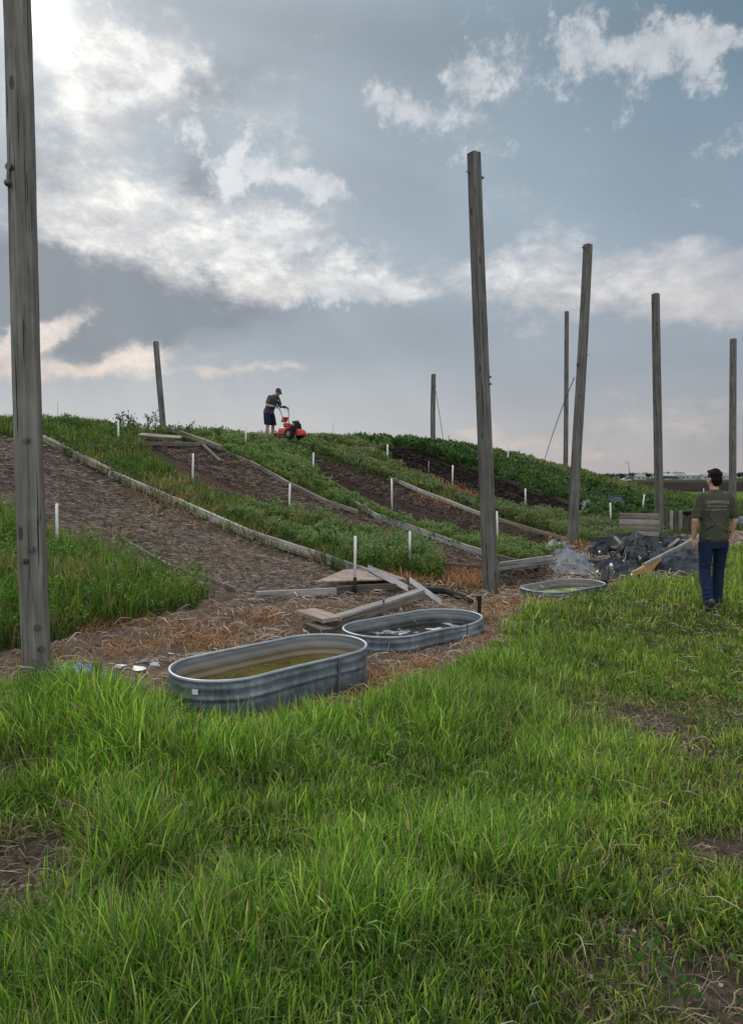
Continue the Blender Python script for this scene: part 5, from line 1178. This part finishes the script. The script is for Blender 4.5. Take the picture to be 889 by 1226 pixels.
def person_back():
    b = P(852, 732); root = empty('person', (b.x, b.y, b.z), (0, 0, R(-4))); root.scale = (.955, 1.0, 1.03)
    # local: x right, y walking direction (away), z up
    Lf = dict(hip=(-.095, 0, .90), kn=(-.105, .02, .50), an=(-.125, -.20, .115)); Rt = dict(hip=(.095, 0, .90), kn=(.115, .12, .49), an=(.115, .16, .085))
    body = MB()
    body.ring([ell((0, 0, .80), .15, .10), ell((0, 0, .92), .165, .115), ell((0, 0, 1.05), .145, .10), ell((0, .0, 1.22), .165, .11), ell((0, 0, 1.36), .175, .105), ell((0, 0, 1.45), .11, .07), ell((0, .0, 1.49), .06, .055)])
    body.cap((0, -.0, 1.44), (-.003, .02, 1.57), .056, .052)
    for s, (el_, wr, hd) in ((-1, ((-.252, -.02, 1.13), (-.232, .075, .90), (.06, .12, -1))), (1, ((.25, -.03, 1.13), (.222, .06, .90), (-.10, .25, -1)))):
        sh = (s * .185, 0, 1.405); body.cap(sh, el_, .052, .040); body.cap(el_, wr, .041, .026); hand(body, wr, hd, (-s, .15, 0), -s, .45)
    for q in (Lf, Rt): body.cap(q['hip'], q['kn'], .085, .058); body.cap(q['kn'], q['an'], .055, .038)
    Rm = Matrix.Rotation(R(14), 3, 'Z') @ Matrix.Rotation(R(-3), 3, 'X')
    head(root, body, Vector((-.006, .02, 1.635)), Rm, 'skin', 'hair')
    rm(body, 'body', M['skin'], root, .0065, 3)
    s = MB(); s.ring([ell((0, -.0, .865), .176, .122, sq=.15), ell((0, 0, .90), .186, .130, sq=.15), ell((-.004, 0, 1.0), .178, .125, sq=.1), ell((0, 0, 1.12), .178, .122), ell((0, 0, 1.25), .196, .126), ell((0, -.005, 1.36), .205, .120), ell((0, -.005, 1.43), .175, .098), ell((0, 0, 1.475), .095, .074), ell((0, .0, 1.505), .066, .060)])
    for sd in (-1, 1):
        s.cap((sd * .165, 0, 1.395), (sd * .230, -.012, 1.24), .080, .064); s.ring([ell((sd * .222, -.01, 1.26), .066, .072), ell((sd * .240, -.016, 1.155), .064, .071)])
    for (x, z, l, a) in ((-.12, 1.05, .12, .5), (.1, 1.02, .14, -.4), (.02, .93, .2, .12), (-.05, 1.12, .14, -.9), (.11, 1.16, .12, 1.2), (-.02, .905, .26, .05), (-.13, 1.25, .1, 1.2)):
        s.cap((x - l / 2 * math.cos(a), -.112, z - l / 2 * math.sin(a)), (x + l / 2 * math.cos(a), -.118, z + l / 2 * math.sin(a)), .010, .016, 8)
    shirt = rm(s, 'tshirt', M['olive'], root, .009, 5)
    j = MB(); j.ring([ell((0, 0, .78), .158, .108), ell((0, -.0, .85), .172, .118), ell((0, 0, .96), .166, .112)])
    for q in (Lf, Rt):
        h_, k_, a_ = Vector(q['hip']), Vector(q['kn']), Vector(q['an']); sx_ = 1 if q is Rt else -1
        rings = []
        for u, r in ((0, .098), (.3, .096), (.6, .083), (.95, .075)): rings.append(ell(h_.lerp(k_, u) + Vector((0, 0, -.03 if u == 0 else 0)), r, r * 1.06))
        for u, r in ((.15, .076), (.4, .074), (.7, .068), (.88, .066), (.93, .073), (1.02, .072)): rings.append(ell(k_.lerp(a_, u), r, r * 1.06))
        j.ring(rings)
        for u in (.55, .68, .8, .92): p = k_.lerp(a_, u); j.cap(p + Vector((-.04, -.062, .01)), p + Vector((.04, -.062, -.01 * sx_)), .014, .012, 8)
        for u in (.85, 1.0): p = h_.lerp(k_, u); j.cap(p + Vector((-.05, -.068, .012)), p + Vector((.04, -.068, -.01)), .013, .011, 8)
    jeans = rm(j, 'jeans', M['denim'], root, .009, 4)
    pk = MB()
    for sx_ in (-1, 1): pk.box((sx_ * .085, -.122, .80), (.11, .012, .12))
    shoe(root, (-.125, -.235, .085), (-.125, -.06, -.06), (0, -.62, .78)); shoe(root, (.115, .12, 0), (.13, .38, 0))
    # writing on the back of the shirt
    dg = bpy.context.evaluated_depsgraph_get(); bv = BVHTree.FromPolygons([v.co.copy() for v in shirt.data.vertices], [tuple(p.vertices) for p in shirt.data.polygons])
    def text(t, size, z, arc=0, x0=0):
        cu = bpy.data.curves.new('t', 'FONT'); cu.body = t; cu.size = size; cu.align_x = 'CENTER'; to = bpy.data.objects.new('t', cu); col.objects.link(to)
        bpy.context.view_layer.update(); me = bpy.data.meshes.new_from_object(to.evaluated_get(bpy.context.evaluated_depsgraph_get())); bpy.data.objects.remove(to)
        bm = bmesh.new(); bm.from_mesh(me); bmesh.ops.triangulate(bm, faces=bm.faces); bmesh.ops.subdivide_edges(bm, edges=[e for e in bm.edges if e.calc_length() > .02], cuts=1); 
        for v in bm.verts:
            x = v.co.x + x0; zz = z + v.co.y + arc * (1 - (x / .12) ** 2); hit = bv.ray_cast(Vector((x, -.6, zz)), Vector((0, 1, 0)))
            v.co = Vector((x, (hit[0].y if hit[0] else -.12) - .004, zz))
        bm.to_mesh(me); bm.free(); o = link('shirt_text', me, M['print'], shirt); return o
    text('GREENHOUSE', .047, 1.333, .010); text('PLANT SCIENCE CENTER', .023, 1.296); text('WE GROW', .032, 1.250, 0, -.068); text('TO LEARN', .023, 1.256, 0, .06)
    tag(root, 'dark haired person seen from behind walking away in olive T-shirt and blue jeans', 'person')
person_back()

def person_tiller():
    g = P(323, 529); H = Vector((.80, -.60, 0)).normalized(); ang = math.atan2(H.y, H.x) - math.pi / 2
    g = at(322, 526, 24.2); g.z = hz(g.x, g.y) + .02
    root = empty('person', g, (0, 0, ang))
    # local: y = facing direction, x = his right
    body = MB(); hips = Vector((0, 0, .90)); ch = Vector((0, .15, 1.32)); nk = Vector((0, .20, 1.44)); hd = Vector((0, .425, 1.515))
    tl = Matrix.Rotation(R(-28), 3, 'X')
    body.ring([ell((0, 0, .80), .15, .10), ell((0, 0, .92), .165, .115), ell((0, .07, 1.05), .15, .11, rot=tl), ell((0, .155, 1.19), .165, .12, rot=tl), ell((0, .235, 1.31), .175, .115, rot=tl), ell((0, .285, 1.40), .11, .08, rot=tl)])
    body.cap((0, .27, 1.38), (0, .39, 1.46), .06, .056)
    L = dict(hip=(-.10, .0, .90), kn=(-.15, .04, .50), an=(-.19, -.04, .08)); Q = dict(hip=(.10, .0, .90), kn=(.15, .10, .50), an=(.17, .05, .08))
    for q in (L, Q): body.cap(q['hip'], q['kn'], .088, .060); body.cap(q['kn'], q['an'], .060, .040)
    hp = {1: Vector((.24, .56, 1.02)), -1: Vector((-.20, .60, 1.03))}
    for s in (-1, 1):
        sh = Vector((s * .19, .22, 1.34)); e = Vector((s * .31, .22, 1.08)); w = hp[s] - Vector((0, .07, -.01)); body.cap(sh, e, .055, .044); body.cap(e, w, .044, .030)
        # gloved hands drawn separately
    Rm = Matrix.Rotation(R(-16), 3, 'Z') @ Matrix.Rotation(R(-30), 3, 'X'); head(root, body, hd, Rm, 'skin2', 'hair', cap=True)
    rm(body, 'body', M['skin2'], root, .0075, 3)
    for s in (-1, 1):
        gl = MB(); w = hp[s] - Vector((0, .075, -.01)); gl.cap(w - Vector((0, .03, 0)), w + Vector((0, .02, 0)), .034, .036); hand(gl, w, (0, 1, -.1), (0, 0, -1), -s, .95, 1.12); rm(gl, 'glove', M['shoe'], root, .0065, 2)
    s_ = MB(); s_.ring([ell((0, -.01, .83), .188, .158), ell((0, .0, .95), .186, .158), ell((0, .08, 1.06), .176, .14, rot=tl), ell((0, .155, 1.19), .19, .14, rot=tl), ell((0, .235, 1.30), .205, .13, rot=tl), ell((0, .28, 1.39), .15, .095, rot=tl), ell((0, .30, 1.43), .075, .068, rot=tl)])
    for sd in (-1, 1): s_.cap((sd * .17, .22, 1.34), (sd * .27, .22, 1.17), .085, .072)
    rm(s_, 'tshirt', M['charcoal'], root, .010, 4)
    t = MB(); t.ball((-.08, .365, 1.25), (.035, .01, .035)); t.build('shirt_logo', M['print'], root, True)
    j = MB(); j.ring([ell((0, 0, .78), .165, .125), ell((0, 0, .86), .178, .135), ell((0, 0, .95), .165, .12)])
    for q in (L, Q):
        h_, k_ = Vector(q['hip']), Vector(q['kn']); j.ring([ell(h_.lerp(k_, u) + Vector((0, 0, -.02)), r, r * 1.1) for u, r in ((0, .10), (.4, .112), (.8, .112), (1.0, .110))])
    rm(j, 'shorts', M['navy'], root, .010, 3)
    shoe(root, (-.19, -.09, 0), (-.22, .17, 0)); shoe(root, (.17, .0, 0), (.19, .26, 0))
    tag(root, 'man in grey T-shirt, navy shorts and cap bending over the tiller on the crest', 'person')
    return root, ang
mroot, mang = person_tiller()
M['red'] = plain_mat('red_paint', (.42, .035, .025), .4, var=.15); M['redd'] = plain_mat('faded_red_panel', (.36, .03, .03), .45); M['enginegrey'] = plain_mat('engine_grey', (.18, .18, .19), .45, .4)
def tiller():
    g = mroot.location; fw = Vector((math.cos(mang + math.pi / 2), math.sin(mang + math.pi / 2), 0))
    # machine sits ahead and lower down the slope
    p = g + fw * .86; p.z = hz(p.x, p.y) + .10
    root = empty('garden_tiller', p, (0, 0, mang)); root.scale = (.86, .9, .9); dz = (g.z - p.z) / .9
    hy = (.58 - .86) / .9; hzt = 1.03 / .9 + dz   # grip position relative to machine
    m = MB()
    for s in (-1, 1):
        m.tube([(s * .08, .0, .35), (s * .13, -.10, .62), (s * .24, hy + .12, hzt - .10), (s * .26, hy + .02, hzt)], .016, 8)
    m.tube([(-.26, hy + .02, hzt), (-.24, hy - .03, hzt + .03), (.24, hy - .03, hzt + .03), (.26, hy + .02, hzt)], .016, 8)
    m.build('handlebar', M['enginegrey'], root, True)
    for s in (-1, 1):
        m = MB(); m.tube([(s * .10, hy - .03, hzt + .03), (s * .24, hy - .025, hzt + .03)], .024, 10); m.build('grip', M['black'], root, True)
        m = MB(); m.tube([(s * .08, hy + .02, hzt - .04), (s * .2, hy + .06, hzt - .07), (s * .22, hy + .10, hzt - .16)], .008, 6); m.build('lever', M['black'], root, True)
    m = MB(); mt = Matrix.Translation((0, -.17, .70)) @ Matrix.Rotation(R(62), 4, 'X'); m.box((0, 0, 0), (.30, .20, .035), mt); m.build('control_panel', M['redd'], root, bevel=.012)
    # rear tine shield
    m = MB(); rings = []
    for y in (-.27, .16):
        rings.append([Vector((x, y, z)) for x, z in ((-.27, .16), (-.27, .30), (-.20, .40), (0, .44), (.20, .40), (.27, .30), (.27, .16))])
    m.ring(rings); m.build('tine_shield', M['red'], root, bevel=.02)
    m = MB(); m.box((0, -.06, .50), (.20, .22, .14)); m.build('gearbox', M['red'], root, bevel=.03)
    m = MB(); m.box((0, -.03, .575), (.12, .1, .02)); m.build('label_plate', M['pvc'], root)
    m = MB()
    for k in range(4):
        x = -.21 + k * .14; m.tube([(x - .02, -.05, .13), (x + .02, -.05, .13)], .12, 8)
    m.build('tines', M['bolt'], root)
    for s in (-1, 1):
        w = MB(); w.tube([(s * .30 - .045, .30, .17), (s * .30 + .045, .30, .17)], .19, 20)
        for k in range(14):
            a = 2 * math.pi * k / 14; w.box((s * .30, .30 + .19 * math.cos(a), .17 + .19 * math.sin(a)), (.09, .03, .03))
        wo = w.build('wheel', M['black'], root, bevel=.008); r_ = MB(); r_.tube([(s * .35 - .01, .30, .17), (s * .35 + .01, .30, .17)], .09, 16); r_.build('rim', M['enginegrey'], wo)
    m = MB(); m.box((0, .36, .36), (.30, .30, .20)); m.tube([(0, .36, .44), (0, .36, .60)], .13, 18); m.build('engine', M['black'], root, bevel=.02)
    m = MB(); m.tube([(0, .36, .60), (0, .36, .63), (0, .36, .66)], [.13, .12, .07], 18); m.build('recoil_cover', M['enginegrey'], root, True)
    m = MB(); m.tube([(.17, .30, .48), (.17, .42, .48)], .06, 12); m.build('muffler', M['enginegrey'], root, True)
    m = MB(); m.ball((-.15, .36, .50), (.08, .11, .07)); m.build('fuel_tank', M['black'], root, True)
    m = MB(); rings = []
    for x in (-.16, .16): rings.append([Vector((x, y, z)) for y, z in ((.50, .10), (.50, .30), (.58, .34), (.68, .28), (.74, .18), (.72, .10))])
    m.ring(rings); m.build('front_guard', M['red'], root, bevel=.02)
    tag(root, 'red garden tiller with grey handlebars and black engine on the crest', 'tiller')
tiller()
